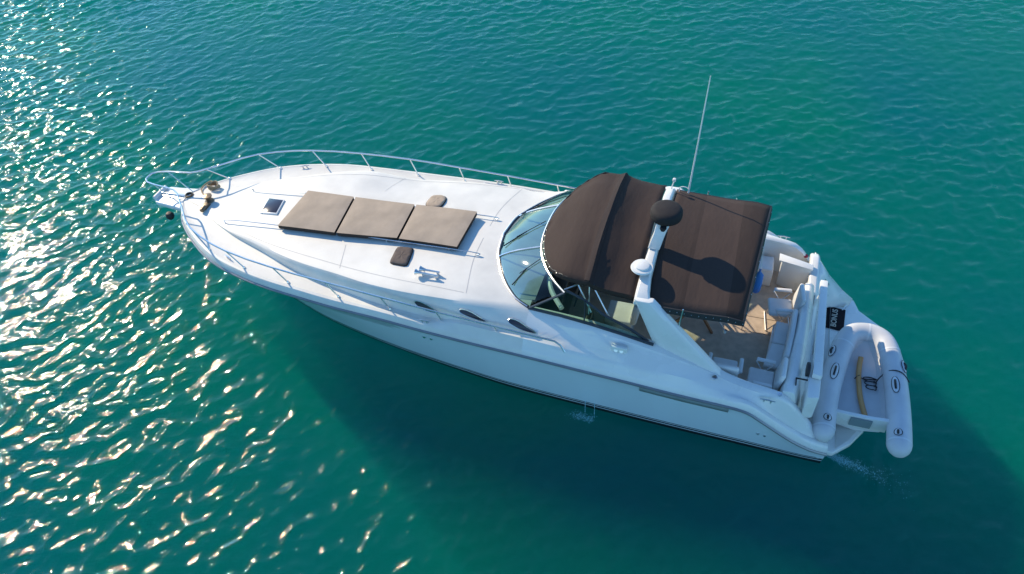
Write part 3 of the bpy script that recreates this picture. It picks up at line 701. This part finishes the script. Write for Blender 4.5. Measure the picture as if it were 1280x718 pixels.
# bow pulpit, ground tackle -----------------------------------------------------------
b = MB(); b.prism([(0.5, -0.42), (0.1, -0.40), (-0.5, -0.33), (-0.78, -0.31), (-0.90, -0.2), (-0.94, 0), (-0.90, 0.2), (-0.78, 0.31), (-0.5, 0.33), (0.1, 0.40), (0.5, 0.42)], 1.90, lambda x, y: 2.02 + 0.03 * max(0, min(1, x + 0.2)))
pul = obj("bow_pulpit", b, GEL, Y, bevel=0.03, seg=3)
b = MB(); b.prism([(0.2, -0.10), (-0.75, -0.08), (-0.75, 0.08), (0.2, 0.10)], 2.03, 2.046); obj("anchor_channel", b, STEEL, pul, bevel=0.004)
b = MB(); b.tube([(-0.86, -0.22, 2.05), (-0.86, 0.22, 2.05)], 0.055, 12); obj("bow_roller", b, VINYL, pul)
b = MB(); b.tube([(0.1, 0.0, 2.07), (-0.5, 0.0, 2.07), (-0.9, 0.0, 2.06), (-1.0, 0.0, 1.9)], 0.022, 6)
b.rings([[(-0.98, -0.03, 1.92), (-0.93, -0.03, 1.92), (-0.93, 0.03, 1.92), (-0.98, 0.03, 1.92)], [(-0.75, -0.16, 1.74), (-0.70, -0.16, 1.74), (-0.70, 0.16, 1.74), (-0.75, 0.16, 1.74)], [(-0.45, -0.02, 1.68), (-0.44, -0.02, 1.70), (-0.44, 0.02, 1.70), (-0.45, 0.02, 1.68)]])
obj("anchor", b, STEEL, pul, bevel=0.004)
b = MB(); b.lathe((-0.36, -0.46, 1.80), [(0, -0.10), (0.06, -0.085), (0.095, -0.03), (0.095, 0.03), (0.06, 0.085), (0, 0.10)], 16); obj("bow_fender", b, BLACK, pul)
b = MB(); b.lathe((0.62, -0.06, 2.07), [(0, 0), (0.12, 0), (0.11, 0.05), (0.07, 0.08), (0.07, 0.14), (0.10, 0.17), (0.10, 0.20), (0, 0.22)], 20)
wl = obj("windlass", b, BRONZE, Y)
b = MB(); b.box((0.66, -0.26, 2.12), (0.13, 0.20, 0.10)); b.tube([(0.68, -0.30, 2.14), (0.68, -0.46, 2.14)], 0.05, 10); obj("windlass_motor", b, BRONZE, wl, bevel=0.01)
b = MB(); b.tube(smooth_path([(0.52, -0.02, 2.12), (0.2, 0.03, 2.075), (-0.2, 0.02, 2.075), (-0.6, 0.0, 2.075)], 5), 0.014, 6); obj("anchor_chain", b, STEEL, wl)
b = MB(); b.tube([(-0.02 + 0.085 * math.cos(a), 0.03 + 0.085 * math.sin(a), 2.075 + 0.004 * a) for a in [0.5 * k for k in range(26)]], 0.02, 6); obj("chain_stopper", b, BRONZE, pul)

# deck furniture -----------------------------------------------------------------------
def cleat(u, v, z, L=0.22, rot=0.0):
    b = MB(); c, s_ = math.cos(rot), math.sin(rot)
    b.tube([(u - L / 2 * c, v - L / 2 * s_, z + 0.05), (u, v, z + 0.062), (u + L / 2 * c, v + L / 2 * s_, z + 0.05)], [0.010, 0.016, 0.010], 6)
    for t in (-0.22, 0.22): b.tube([(u + L * t * c, v + L * t * s_, z - 0.01), (u + L * t * c, v + L * t * s_, z + 0.06)], 0.015, 6)
    return obj("cleat", b, STEEL, Y)
for s in (-1, 1):
    cleat(2.2, s * 1.66, ZR(2.2) + 0.15, rot=s * 0.4); cleat(7.02, s * 2.24, ZR(7.0) + 0.165); cleat(13.4, s * 2.18, 1.66, 0.26, rot=0.0)
cleat(14.9, 1.62, 0.44, 0.22, rot=1.1)
for (u, v) in ((12.47, -2.09), (13.58, -2.0), (13.9, 1.96)):
    b = MB(); b.lathe((u, v, CZ(u) - 0.04), [(0, 0), (0.05, 0.02), (0.05, 0.045), (0.035, 0.05), (0, 0.045)], 14); obj("fuel_cap", b, STEEL if v < 0 else REDL, Y)
# forward hatch with smoked lens
def hatch(poly, frame, lens, name):
    z = lambda x, y: deck_z(x, y)
    b = MB(); b.prism(poly, lambda x, y: z(x, y) - 0.03, lambda x, y: z(x, y) + 0.035); h = obj(name, b, frame, Y, bevel=0.008)
    cx = sum(p[0] for p in poly) / 4; cy = sum(p[1] for p in poly) / 4
    b = MB(); b.prism([(cx + (x - cx) * 0.86, cy + (y - cy) * 0.86) for x, y in poly], lambda x, y: z(x, y) + 0.03, lambda x, y: z(x, y) + 0.042); obj("lens", b, lens, h, bevel=0.004)
hatch([(2.13, 0.21), (2.58, 0.18), (2.68, -0.33), (2.22, -0.33)], GEL, SMOKE, "deck_hatch")
for poly, cloth, pw in (([(5.90, 1.03), (6.27, 1.02), (6.29, 0.54), (5.90, 0.55)], CUSH, 3.2), ([(5.90, -0.83), (6.25, -0.81), (6.32, -1.32), (5.94, -1.30)], HATCHC, 9.0)):
    b = MB(); rings = []; nk = 32
    for rr_, zz in ((1.0, 0.0), (1.0, 0.035), (0.93, 0.052), (0.7, 0.056), (0.35, 0.058), (0.02, 0.058)):
        g = []
        for k in range(nk):
            a = 2 * math.pi * k / nk; c, s_ = math.cos(a), math.sin(a); q = (abs(c) ** pw + abs(s_) ** pw) ** (-1 / pw)
            x, y = 0.5 + 0.5 * rr_ * q * c, 0.5 + 0.5 * rr_ * q * s_
            p = lerp(lerp(poly[0], poly[1], x), lerp(poly[3], poly[2], x), y)
            g.append((p[0], p[1], deck_z(*p) + zz + (0.012 * math.sin(5 * a + 9 * rr_) * rr_ * (1.1 - rr_) * 3 if rr_ < 0.95 else 0)))
        rings.append(g)
    b.rings(rings, cap=False); hc = obj("hatch_cover", b, cloth, Y, angle=60)
    b = MB(); b.tube([tuple(Vector(p) + Vector((0, 0, 0.012))) for p in rings[0] + rings[0][:1]], 0.018, 6, cap=False); obj("cover_hem", b, CUSHD, hc)
# twin trumpet horn
for dv, L0 in ((-1.42, 0.0), (-1.52, 0.06)):
    z0 = deck_z(6.7, dv) + 0.10
    b = MB(); b.tube([(6.68 - L0, dv, z0), (6.72 - L0, dv, z0), (6.80 - L0, dv, z0), (7.09, dv, z0)], [0.065, 0.045, 0.022, 0.018], 12)
    b.tube([(7.05, dv, z0 - 0.12), (7.05, dv, z0)], 0.03, 8); b.tube([(6.76, dv, z0 - 0.12), (6.76, dv, z0)], 0.014, 6)
    obj("air_horn", b, STEEL, Y)
# leaf-shaped portlights on the trunk side
def side_pt(u, t, off=0.0, sd=-1):
    h = deck_sec(u, sd) if u < 9.0 else coam_sec(u); a = Vector(h[6]); c = Vector(h[9]); m_ = Vector(h[7]); p = (a.lerp(m_, t / 0.42) if t < 0.42 else m_.lerp(c, (t - 0.42) / 0.58))
    n_ = Vector((0, c.z - a.z, a.y - c.y)).normalized(); return p + n_ * off
for s in (-1, 1):
    for u0, u1, m0 in ((6.76, 7.30, 0.64), (7.70, 8.26, 0.56), (8.66, 9.22, 0.50)):
        N_ = 16; M_ = 6; b = MB(); hi_, lo_ = [], []
        for k in range(N_ + 1):
            x = k / N_; u = u0 + (u1 - u0) * x
            hw_ = 0.15 * math.sin(math.pi * x ** 0.7) ** 0.75 + 0.01; mid_ = m0 - 0.34 * x; top = mid_ + hw_; bot = mid_ - hw_ * 0.9
            bot = min(bot, top - 0.01)
            for lst, off in ((hi_, 0.016), (lo_, -0.01)):
                lst.append([(p.x, s * p.y, p.z) for p in (side_pt(u, bot + (top - bot) * q / M_, off, s) for q in range(M_ + 1))])
        b.rings(hi_, cap=False, closed=False)
        rim = lambda G: [g[0] for g in G] + [g[-1] for g in G[::-1]]
        b.rings([rim(hi_), rim(lo_)], cap=False)
        pl_ = obj("portlight", b, SMOKE, Y, angle=50)
        b = MB(); rr_ = rim(hi_); b.tube(rr_ + [rr_[0]], 0.009, 5, cap=False); obj("portlight_frame", b, STEEL, pl_)
# engine-room vent strip in the topside
def top_pt(u, z, off, s=-1):
    h = hull_sec(u)
    for i in range(2, len(h) - 1):
        if h[i][2] <= z <= h[i + 1][2]:
            t = (z - h[i][2]) / max(h[i + 1][2] - h[i][2], 1e-6); return (u, s * (h[i][1] + (h[i + 1][1] - h[i][1]) * t + off), z)
    return (u, s * (Bf(u) + off), z)
for s in (-1, 1):
    b = MB(); rows = [[top_pt(u, ZR(u) - 0.06, 0.014, s), top_pt(u, ZR(u) - 0.13, 0.014, s), top_pt(u, ZR(u) - 0.20, 0.014, s)] for u in np.linspace(11.22, 12.80, 14)]
    b.rings(rows, cap=False, closed=False); obj("engine_vent", b, GILL, Y, solid=0.01)
    for u in (6.9, 7.05, 13.4, 13.52):
        p = top_pt(u, ZR(u) - 0.36 if u < 10 else 0.75, 0.0, s); b = MB(); b.tube([(p[0], p[1], p[2]), (p[0], p[1] + s * 0.02, p[2])], 0.03 if u < 10 else 0.022, 10); obj("through_hull", b, STEEL, Y)
    b = MB(); c0 = lerp(coam_sec(10.78)[5], coam_sec(10.78)[7], 0.5)
    b.box((10.76, s * (c0[1] + 0.015), c0[2] + 0.01), (0.30, 0.09, 0.16)); pb = obj("filler_plate", b, GEL, Y, bevel=0.02)
    for dx in (-0.05, 0.05):
        b = MB(); b.tube([(10.76 + dx, s * (c0[1] + 0.05), c0[2]), (10.76 + dx, s * (c0[1] + 0.068), c0[2] + 0.01)], 0.035, 10); obj("filler_cap", b, STEEL, pb)
# cushion rack rails along the sun pad
for v in (0.43, -0.72):
    b = MB(); b.tube(smooth_path([(1.50, v + (0.06 if v > 0 else 0.02), deck_z(1.5, v) + 0.0), (1.56, v + 0.02, deck_z(1.6, v) + 0.07), (2.4, v, deck_z(2.4, v) + 0.08), (5, v, deck_z(5, v) + 0.08), (7.45, v, deck_z(7.4, v) + 0.07), (7.58, v, deck_z(7.5, v) + 0.0)], 5), 0.012, 6)
    for u in (3, 4.2, 5.6, 7.0): b.tube([(u, v, deck_z(u, v) - 0.01), (u, v, deck_z(u, v) + 0.08)], 0.012, 6)
    obj("grab_rail", b, STEEL, Y)
# passerelle arm along the transom, platform fittings
b = MB(); b.hull_quad((14.13, 0.82, 1.93), (14.27, 0.82, 1.93), (14.23, -1.60, 1.93), (14.07, -1.58, 1.93), 0.12)
pas = obj("passerelle", b, GEL, Y, bevel=0.02)
b = MB(); b.prism([(14.02, -1.55), (14.24, -1.55), (14.22, -1.98), (14.02, -2.02)], 1.2, 1.80); obj("pivot_base", b, GEL, pas, bevel=0.03)
b = MB(); b.tube([(14.03, -1.42, 1.83), (13.98, -1.42, 1.83)], 0.13, 14); obj("pivot_wheel", b, BLACK, pas)
b = MB(); b.tube([(14.05, 0.55, 1.0), (14.17, 0.55, 1.82)], 0.03, 8); obj("support_post", b, GEL, pas)
b = MB(); b.box((13.92, -1.62, 1.775), (0.2, 0.02, 0.02)); b.box((13.83, -1.70, 1.775), (0.02, 0.16, 0.02)); obj("transom_latch", b, BLACK, Y)
for pts in ([(14.16, 1.62, 1.28), (14.22, 1.62, 1.34), (14.42, 1.66, 1.10), (14.46, 1.66, 1.02)], [(14.98, 0.98, 0.44), (15.0, 0.98, 0.62), (15.18, 0.88, 0.62), (15.2, 0.85, 0.44)]):
    b = MB(); b.tube(smooth_path(pts, 5), 0.016, 6); obj("grab_handle", b, STEEL, Y)
# stern side panel on starboard between wet bar and platform
b = MB(); b.rings([[(14.10, 0.2, 1.30), (14.12, 0.85, 1.46), (14.14, 1.45, 1.60), (14.12, 1.72, 1.62), (14.05, 1.95, 1.60)],
                   [(14.20, 0.2, 0.95), (14.25, 0.95, 1.0), (14.28, 1.5, 1.15), (14.40, 1.76, 1.12), (14.45, 1.97, 1.02)],
                   [(14.30, 0.2, 0.45), (14.36, 0.95, 0.46), (14.42, 1.5, 0.50), (14.66, 1.76, 0.62), (14.8, 1.98, 0.64)],
                   [(14.32, 0.2, 0.43), (14.38, 0.95, 0.43), (14.48, 1.55, 0.43), (14.98, 1.74, 0.43), (15.06, 1.97, 0.43)]], cap=False, closed=False)
obj("boarding_ramp", b, GEL, Y, solid=0.02)
b = MB(); b.rings([[(13.98, v, z - 0.5), (13.97, v, z - 0.03), (14.0, v, z), (14.12, v, z), (14.16, v, z - 0.04), (14.17, v, z - 0.5)] for v, z in ((0.84, 1.52), (1.2, 1.58), (1.5, 1.66), (1.75, 1.68), (1.93, 1.60))])
obj("transom_cap", b, GEL, Y, bevel=0.015)

# ================================================================== LOOSE THINGS
# sun-pad cushions
CUS = [((3.08, 0.45), (4.27, 0.42), (4.42, -0.78), (3.03, -0.80)), ((4.32, 0.42), (5.76, 0.41), (5.84, -0.69), (4.47, -0.78)), ((5.81, 0.41), (7.20, 0.42), (7.18, -0.71), (5.89, -0.70))]
CL = ["dark taupe sun pad cushion nearest the bow hatch", "dark taupe sun pad cushion in the middle of the row of three", "dark taupe sun pad cushion nearest the windscreen"]
for q, lab in zip(CUS, CL):
    cx = sum(p[0] for p in q) / 4; cy = sum(p[1] for p in q) / 4; zb = deck_z(cx, 0) + 0.035
    t_ = thing("sun_cushion", lab, "cushion", (cx, cy, zb), group="sun pad cushions on the foredeck")
    n_ = 10; top = []; b = MB()
    for i in range(n_ + 1):
        for j in range(n_ + 1):
            x = lerp(lerp(q[0], q[1], i / n_), lerp(q[3], q[2], i / n_), j / n_); e = min(i, n_ - i, j, n_ - j)
            puff = [0.0, 0.018, 0.026, 0.030, 0.031, 0.031][e] + (0.004 * math.sin(i * 1.9 + cx * 5 + j * 0.8) if e else 0)
            top.append((x[0], x[1], deck_z(x[0], 0) + 0.035 + 0.098 + puff))
    b.add(top, [(i * (n_ + 1) + j, (i + 1) * (n_ + 1) + j, (i + 1) * (n_ + 1) + j + 1, i * (n_ + 1) + j + 1) for i in range(n_) for j in range(n_)])
    obj("cushion_top", b, CUSH, t_, org=(cx, cy, zb), angle=60)
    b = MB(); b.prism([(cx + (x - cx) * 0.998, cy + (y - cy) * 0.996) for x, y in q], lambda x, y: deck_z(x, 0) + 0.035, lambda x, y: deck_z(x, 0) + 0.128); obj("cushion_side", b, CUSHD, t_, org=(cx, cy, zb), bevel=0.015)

# rope coil on the bow
b = MB(); rnd = random.Random(3)
pts = []
for k in range(90):
    a = k * 0.42; rr = 0.125 + 0.02 * math.sin(k * 1.3); pts.append((0.42 + rr * math.cos(a), 0.42 + rr * 0.85 * math.sin(a), 2.11 + 0.0011 * k + 0.012 * math.sin(k * 0.9)))
b.tube(pts, 0.017, 6)
b.tube(smooth_path([(0.36, 0.50, 2.14), (0.22, 0.60, 2.13), (0.12, 0.52, 2.10), (0.10, 0.36, 2.09), (0.2, 0.22, 2.09), (0.34, 0.12, 2.10), (0.5, 0.06, 2.12)], 6), 0.017, 6)
o = obj("rope_coil", b, ROPEM, org=(0.42, 0.42, 2.10)); place(o, (0.42, 0.42, 2.10)); tag(o, "coiled tan mooring rope on the bow beside the windlass", "rope")

# deck chairs
def make_chair(label):
    t_ = thing("deck_chair", label, "chair", (0, 0, 0), group="white chairs in the cockpit")
    # faces -x (towards the bow); origin on the floor
    b = MB(); b.box((0, 0, 0.44), (0.46, 0.46, 0.09)); obj("seat", b, VINYL, t_, bevel=0.04, seg=3)
    b = MB(); b.box((0.30, 0, 0.72), (0.09, 0.48, 0.46), tilt=0.18); obj("backrest", b, VINYL, t_, bevel=0.04, seg=3)
    for s in (-1, 1):
        b = MB(); b.box((0.03, s * 0.28, 0.66), (0.34, 0.07, 0.055)); obj("armrest", b, VINYL, t_, bevel=0.02)
        b = MB(); b.tube([(-0.22, s * 0.26, 0.0), (0.20, s * 0.26, 0.64)], 0.012, 6); obj("leg", b, STEEL, t_)
        b = MB(); b.tube([(0.24, s * 0.25, 0.0), (-0.14, s * 0.25, 0.64)], 0.012, 6); obj("leg", b, STEEL, t_)
    b = MB(); b.tube([(0.24, -0.25, 0.02), (0.24, 0.25, 0.02)], 0.010, 6); b.tube([(-0.22, -0.26, 0.02), (-0.22, 0.26, 0.02)], 0.010, 6); obj("foot_bar", b, STEEL, t_)
    return t_
ch = make_chair("white padded armchair facing forward beside the wet bar"); place(ch, (13.50, 0.40, 0.95), 0.12)
def dup(root, label):
    r = root.copy(); COL.objects.link(r); r["label"] = label
    for c in list(root.children):
        d = c.copy(); COL.objects.link(d); d.parent = r
    return r
c2 = dup(ch, "white padded armchair in the shade at the aft port corner of the cockpit"); place(c2, (13.28, -1.50, 0.95), -0.05)
c3 = dup(ch, "white armchair against the port coaming just aft of the radar arch leg"); place(c3, (12.62, -1.42, 0.95), R(-90))

# folding table with crossed wooden legs
t_ = thing("folding_table", "small varnished table with splayed wooden legs under the dark bimini", "table", (11.95, -0.15, 0.95))
og = (11.95, -0.15, 0.95)
b = MB(); b.box((11.85, 0.12, 1.62), (0.8, 0.6, 0.04)); obj("table_top", b, WOOD, t_, org=og, bevel=0.01)
for p0, p1 in (((11.50, -0.16, 0.95), (12.0, 0.05, 1.6)), ((12.32, -0.20, 0.95), (11.86, 0.0, 1.6)), ((11.5, 0.40, 0.95), (11.9, 0.25, 1.6)), ((12.3, 0.40, 0.95), (11.9, 0.25, 1.6))):
    b = MB(); b.hull_quad(Vector(p0) + Vector((0, -.03, 0)), Vector(p1) + Vector((0, -.03, 0)), Vector(p1) + Vector((0, .03, 0)), Vector(p0) + Vector((0, .03, 0)), 0.04); obj("leg", b, WOOD, t_, org=og)

# blue fender hanging from the bimini
b = MB(); b.lathe((12.97, 0.42, 1.95), [(0, -0.27), (0.05, -0.26), (0.085, -0.20), (0.09, 0.0), (0.085, 0.20), (0.04, 0.27), (0.02, 0.30), (0.02, 0.36), (0, 0.37)], 18)
t_ = obj("fender", b, BLUE, org=(12.97, 0.42, 1.95)); place(t_, (12.97, 0.42, 1.95)); tag(t_, "small blue fender hanging by a cord at the aft edge of the bimini", "fender")
b = MB(); b.tube([(12.97, 0.42, 2.30), (12.93, 0.42, 3.0), (12.90, 0.42, 3.12)], 0.008, 5); obj("cord", b, VINYL, t_, org=(12.97, 0.42, 1.95))

# black mat with lettering on the swim platform
mo = (14.72, 1.30, 0.455)
b = MB(); b.prism([(14.53, 1.62), (14.93, 1.58), (14.89, 0.95), (14.50, 0.99)], 0.444, 0.462)
t_ = obj("door_mat", b, MATM, org=mo, bevel=0.004, smooth=False); place(t_, mo); tag(t_, "square black mat with pale lettering on the swim platform", "mat")
fc = bpy.data.curves.new("lettering", 'FONT'); fc.body = "BONUS"; fc.size = 0.155; fc.align_x = 'CENTER'; fc.align_y = 'CENTER'; fc.extrude = 0.002; fc.offset = 0.002
tmp = bpy.data.objects.new("lettering_curve", fc); fm_ = bpy.data.meshes.new_from_object(tmp); bpy.data.objects.remove(tmp)
fm_.materials.clear(); fm_.materials.append(LETTER)
fo = bpy.data.objects.new("lettering", fm_); COL.objects.link(fo); fo.parent = t_; fo.location = (-0.01, -0.015, 0.012); fo.rotation_euler = (0, 0, R(86))

# inflatable dinghy lying across the platform ------------------------------------------
do = (15.1, -0.8, 0.44)
D = thing("inflatable_dinghy", "grey inflatable dinghy lying across the swim platform", "dinghy", do)
ctr = smooth_path([(14.48, -1.94, 0.88), (14.49, -1.7, 0.88), (14.54, -1.1, 0.88), (14.65, -0.45, 0.89), (14.76, 0.05, 0.92), (14.90, 0.40, 0.96), (15.10, 0.53, 0.98), (15.34, 0.53, 0.98), (15.53, 0.36, 0.96), (15.64, 0.0, 0.92), (15.71, -0.5, 0.89), (15.74, -1.1, 0.88), (15.74, -1.65, 0.88), (15.73, -1.93, 0.88)], 6)
rad = [0.205] * len(ctr); nC = len(ctr)
for k in range(nC):
    a = k / (nC - 1); rad[k] = 0.205 - 0.03 * math.exp(-((a - 0.5) / 0.10) ** 2)
p0, p1 = ctr[0], ctr[-1]; d0 = (ctr[0] - ctr[1]).normalized(); d1 = (ctr[-1] - ctr[-2]).normalized()
full = [p0 + d0 * 0.20, p0 + d0 * 0.17, p0 + d0 * 0.11, p0 + d0 * 0.04] + ctr + [p1 + d1 * 0.04, p1 + d1 * 0.11, p1 + d1 * 0.17, p1 + d1 * 0.20]
rf = [0.07, 0.12, 0.17, 0.198] + rad + [0.198, 0.17, 0.12, 0.07]
b = MB(); b.tube(full, rf, 20); tub = obj("inflatable_tube", b, TUBE, D, org=do)
for fr_ in (0.0, 0.33, 0.5, 0.67, 1.0):
    b = MB()
    k = min(int(fr_ * (nC - 1)), nC - 2); c_ = ctr[k]; dd = (ctr[k + 1] - ctr[k]).normalized()
    b.tube([c_ - dd * 0.018, c_ + dd * 0.018], rad[k] + 0.003, 20, cap=False)
    obj("tube_seam", b, TUBED, tub, org=do)
# hull floor
b = MB(); secs = []
for v, ua, ub, zf in ((-1.48, 14.62, 15.60, 0.60), (-1.0, 14.62, 15.62, 0.60), (-0.4, 14.72, 15.56, 0.62), (0.0, 14.86, 15.48, 0.68), (0.25, 15.0, 15.38, 0.76), (0.40, 15.12, 15.30, 0.86)):
    um = (ua + ub) / 2
    secs.append([(ua, v, zf + 0.12), (ua + 0.1 * (ub - ua), v, zf + 0.02), (um, v, zf), (ub - 0.1 * (ub - ua), v, zf + 0.02), (ub, v, zf + 0.12), (ub - 0.1, v, zf - 0.06), (um, v, max(0.445, zf - 0.16)), (ua + 0.1, v, zf - 0.06)])
b.rings(secs); obj("dinghy_floor", b, DFLOOR, D, org=do)
b = MB(); b.rings([[(14.66, -1.48, 0.60), (15.58, -1.46, 0.60), (15.58, -1.46, 0.97), (15.3, -1.47, 0.95), (14.95, -1.47, 0.95), (14.66, -1.48, 0.97)], [(14.66, -1.53, 0.60), (15.58, -1.51, 0.60), (15.58, -1.53, 0.97), (15.3, -1.54, 0.95), (14.95, -1.54, 0.95), (14.66, -1.55, 0.97)]])
trn = obj("dinghy_transom", b, GEL, D, org=do, bevel=0.008)
b = MB(); b.box((15.12, -1.555, 0.80), (0.36, 0.02, 0.22)); obj("motor_pad", b, GILL, trn, org=do)
def on_tube(fr_, ang, off=0.0):
    k = min(int(fr_ * (nC - 1)), nC - 2); c_ = ctr[k].lerp(ctr[k + 1], fr_ * (nC - 1) - k); dd = (ctr[k + 1] - ctr[k]).normalized()
    side = Vector((dd.y, -dd.x, 0)).normalized(); up_ = Vector((0, 0, 1))
    return c_ + (up_ * math.cos(ang) + side * math.sin(ang)) * (rad[k] + off), dd
def grip(fr_, ang, L=0.26, wd=0.13):
    """oval patch with a black loop handle following the tube"""
    b = MB(); rows = []
    ds = L / 5.6 / 2
    for i in range(9):
        x = -1 + i / 4; ww = math.sqrt(max(0.02, 1 - abs(x) ** 3)) * wd / 0.42
        rows.append([on_tube(fr_ + x * ds, ang + ww * y, 0.004 + 0.006 * (1 if abs(y) < 0.9 else 0))[0] for y in (-1, -0.5, 0, 0.5, 1)])
    b.rings(rows, cap=False, closed=False); h_ = obj("handle_patch", b, TUBED, D, org=do, solid=0.008)
    b = MB(); lo2 = []
    for i in range(25):
        a = 2 * math.pi * i / 24; x = math.cos(a); y = math.sin(a)
        lo2.append(on_tube(fr_ + x * ds * 1.0, ang + y * wd / 0.42, 0.012)[0])
    b.tube(lo2, 0.007, 5, cap=False); obj("patch_edge", b, BLACK, h_, org=do)
    b = MB(); pth_ = [on_tube(fr_ + x * ds * 0.55, ang, 0.014 + 0.03 * math.cos(x * math.pi / 2))[0] for x in np.linspace(-1, 1, 9)]
    b.tube(pth_, 0.020, 6); obj("handle", b, BLACK, h_, org=do)
NF = lambda k: k
grip(0.055, 0.1, 0.20); grip(0.20, 0.0); grip(0.265, -0.75, 0.22); grip(0.735, -0.75, 0.22); grip(0.80, 0.35); grip(0.955, 0.35, 0.20)

b = MB(); b.tube(smooth_path([(15.14, 0.02, 0.80), (15.125, -0.15, 0.74), (15.12, -0.45, 0.70), (15.16, -0.9, 0.67), (15.25, -1.36, 0.68)], 6), 0.048, 10)
t_ = obj("hose", b, HOSE, org=(15.0, -0.6, 0.66)); place(t_, (15.0, -0.6, 0.66)); tag(t_, "thick orange hose lying curved on the dinghy floor", "hose")
b = MB(); pts = []
for k in range(3):
    c0 = (15.33 + 0.012 * k, -0.38 - 0.10 * k)
    pts += [(c0[0] + (0.12 - 0.01 * k) * math.cos(a), c0[1] + 0.05 * math.sin(a), 0.665 + 0.006 * k) for a in np.linspace(0.4, 5.6, 12)]
pts += [(15.44, -0.42, 0.70), (15.54, -0.40, 1.0), (15.66, -0.42, 1.105), (15.80, -0.45, 1.085), (15.93, -0.52, 0.96)]
b.tube(smooth_path([(15.05, -0.45, 0.68), (15.12, -0.40, 0.75), (15.2, -0.40, 0.67)] + pts, 3), 0.011, 5)
t_ = obj("painter_rope", b, ROPEB, org=(15.15, -0.5, 0.66)); place(t_, (15.15, -0.5, 0.66)); tag(t_, "thin black rope looped beside the hose and over the dinghy tube", "rope")

# ------------------------------------------------------------------ water running from the hull
def spray(name, n, fn, label):
    b = MB(); rn = random.Random(len(name) + n)
    for _ in range(n):
        x, y, z, r_ = fn(rn); k = 5; a0 = rn.random() * 6
        ring = [(x + r_ * math.cos(a0 + 6.283 * i / k) * rn.uniform(.5, 1.2), y + r_ * math.sin(a0 + 6.283 * i / k) * rn.uniform(.5, 1.2), z) for i in range(k)]
        b.add(ring + [(x, y, z + r_ * 0.5), (x, y, z - r_ * 0.4)], [(i, (i + 1) % k, k) for i in range(k)] + [((i + 1) % k, i, k + 1) for i in range(k)])
    o = obj(name, b, FOAM); o.rotation_euler = (0, 0, -YAW); tag(o, label, "foam", kind="stuff"); return o
def f1(rn):
    t = min(rn.expovariate(2.8), 1.5) * rn.uniform(0.6, 1.0); u = 14.62 + 1.05 * t; v = -1.80 - 0.28 * t + rn.gauss(0, 0.02 + 0.08 * t)
    return u, v, 0.03 + rn.gauss(0, 0.012), 0.003 + 0.006 * rn.random()
spray("stern_wash", 2600, f1, "pale blue water wash trailing from the stern corner")
def f2(rn):
    k = rn.random()
    if k < 0.25:
        c = rn.choice((10.14, 10.33)); t = rn.random(); return c + 0.03 * t, -2.02 - 0.16 * t, 0.30 - 0.28 * t * t, 0.008
    c = rn.choice(((10.14, -2.22), (10.34, -2.24))); return c[0] - 0.25 * abs(rn.gauss(0, 0.5)) + rn.gauss(0, 0.05), c[1] + rn.gauss(0, 0.05), 0.02 + rn.gauss(0, 0.012), 0.003 + 0.007 * rn.random()
spray("outlet_splash", 420, f2, "pale splash and thin streams below the hull outlets")
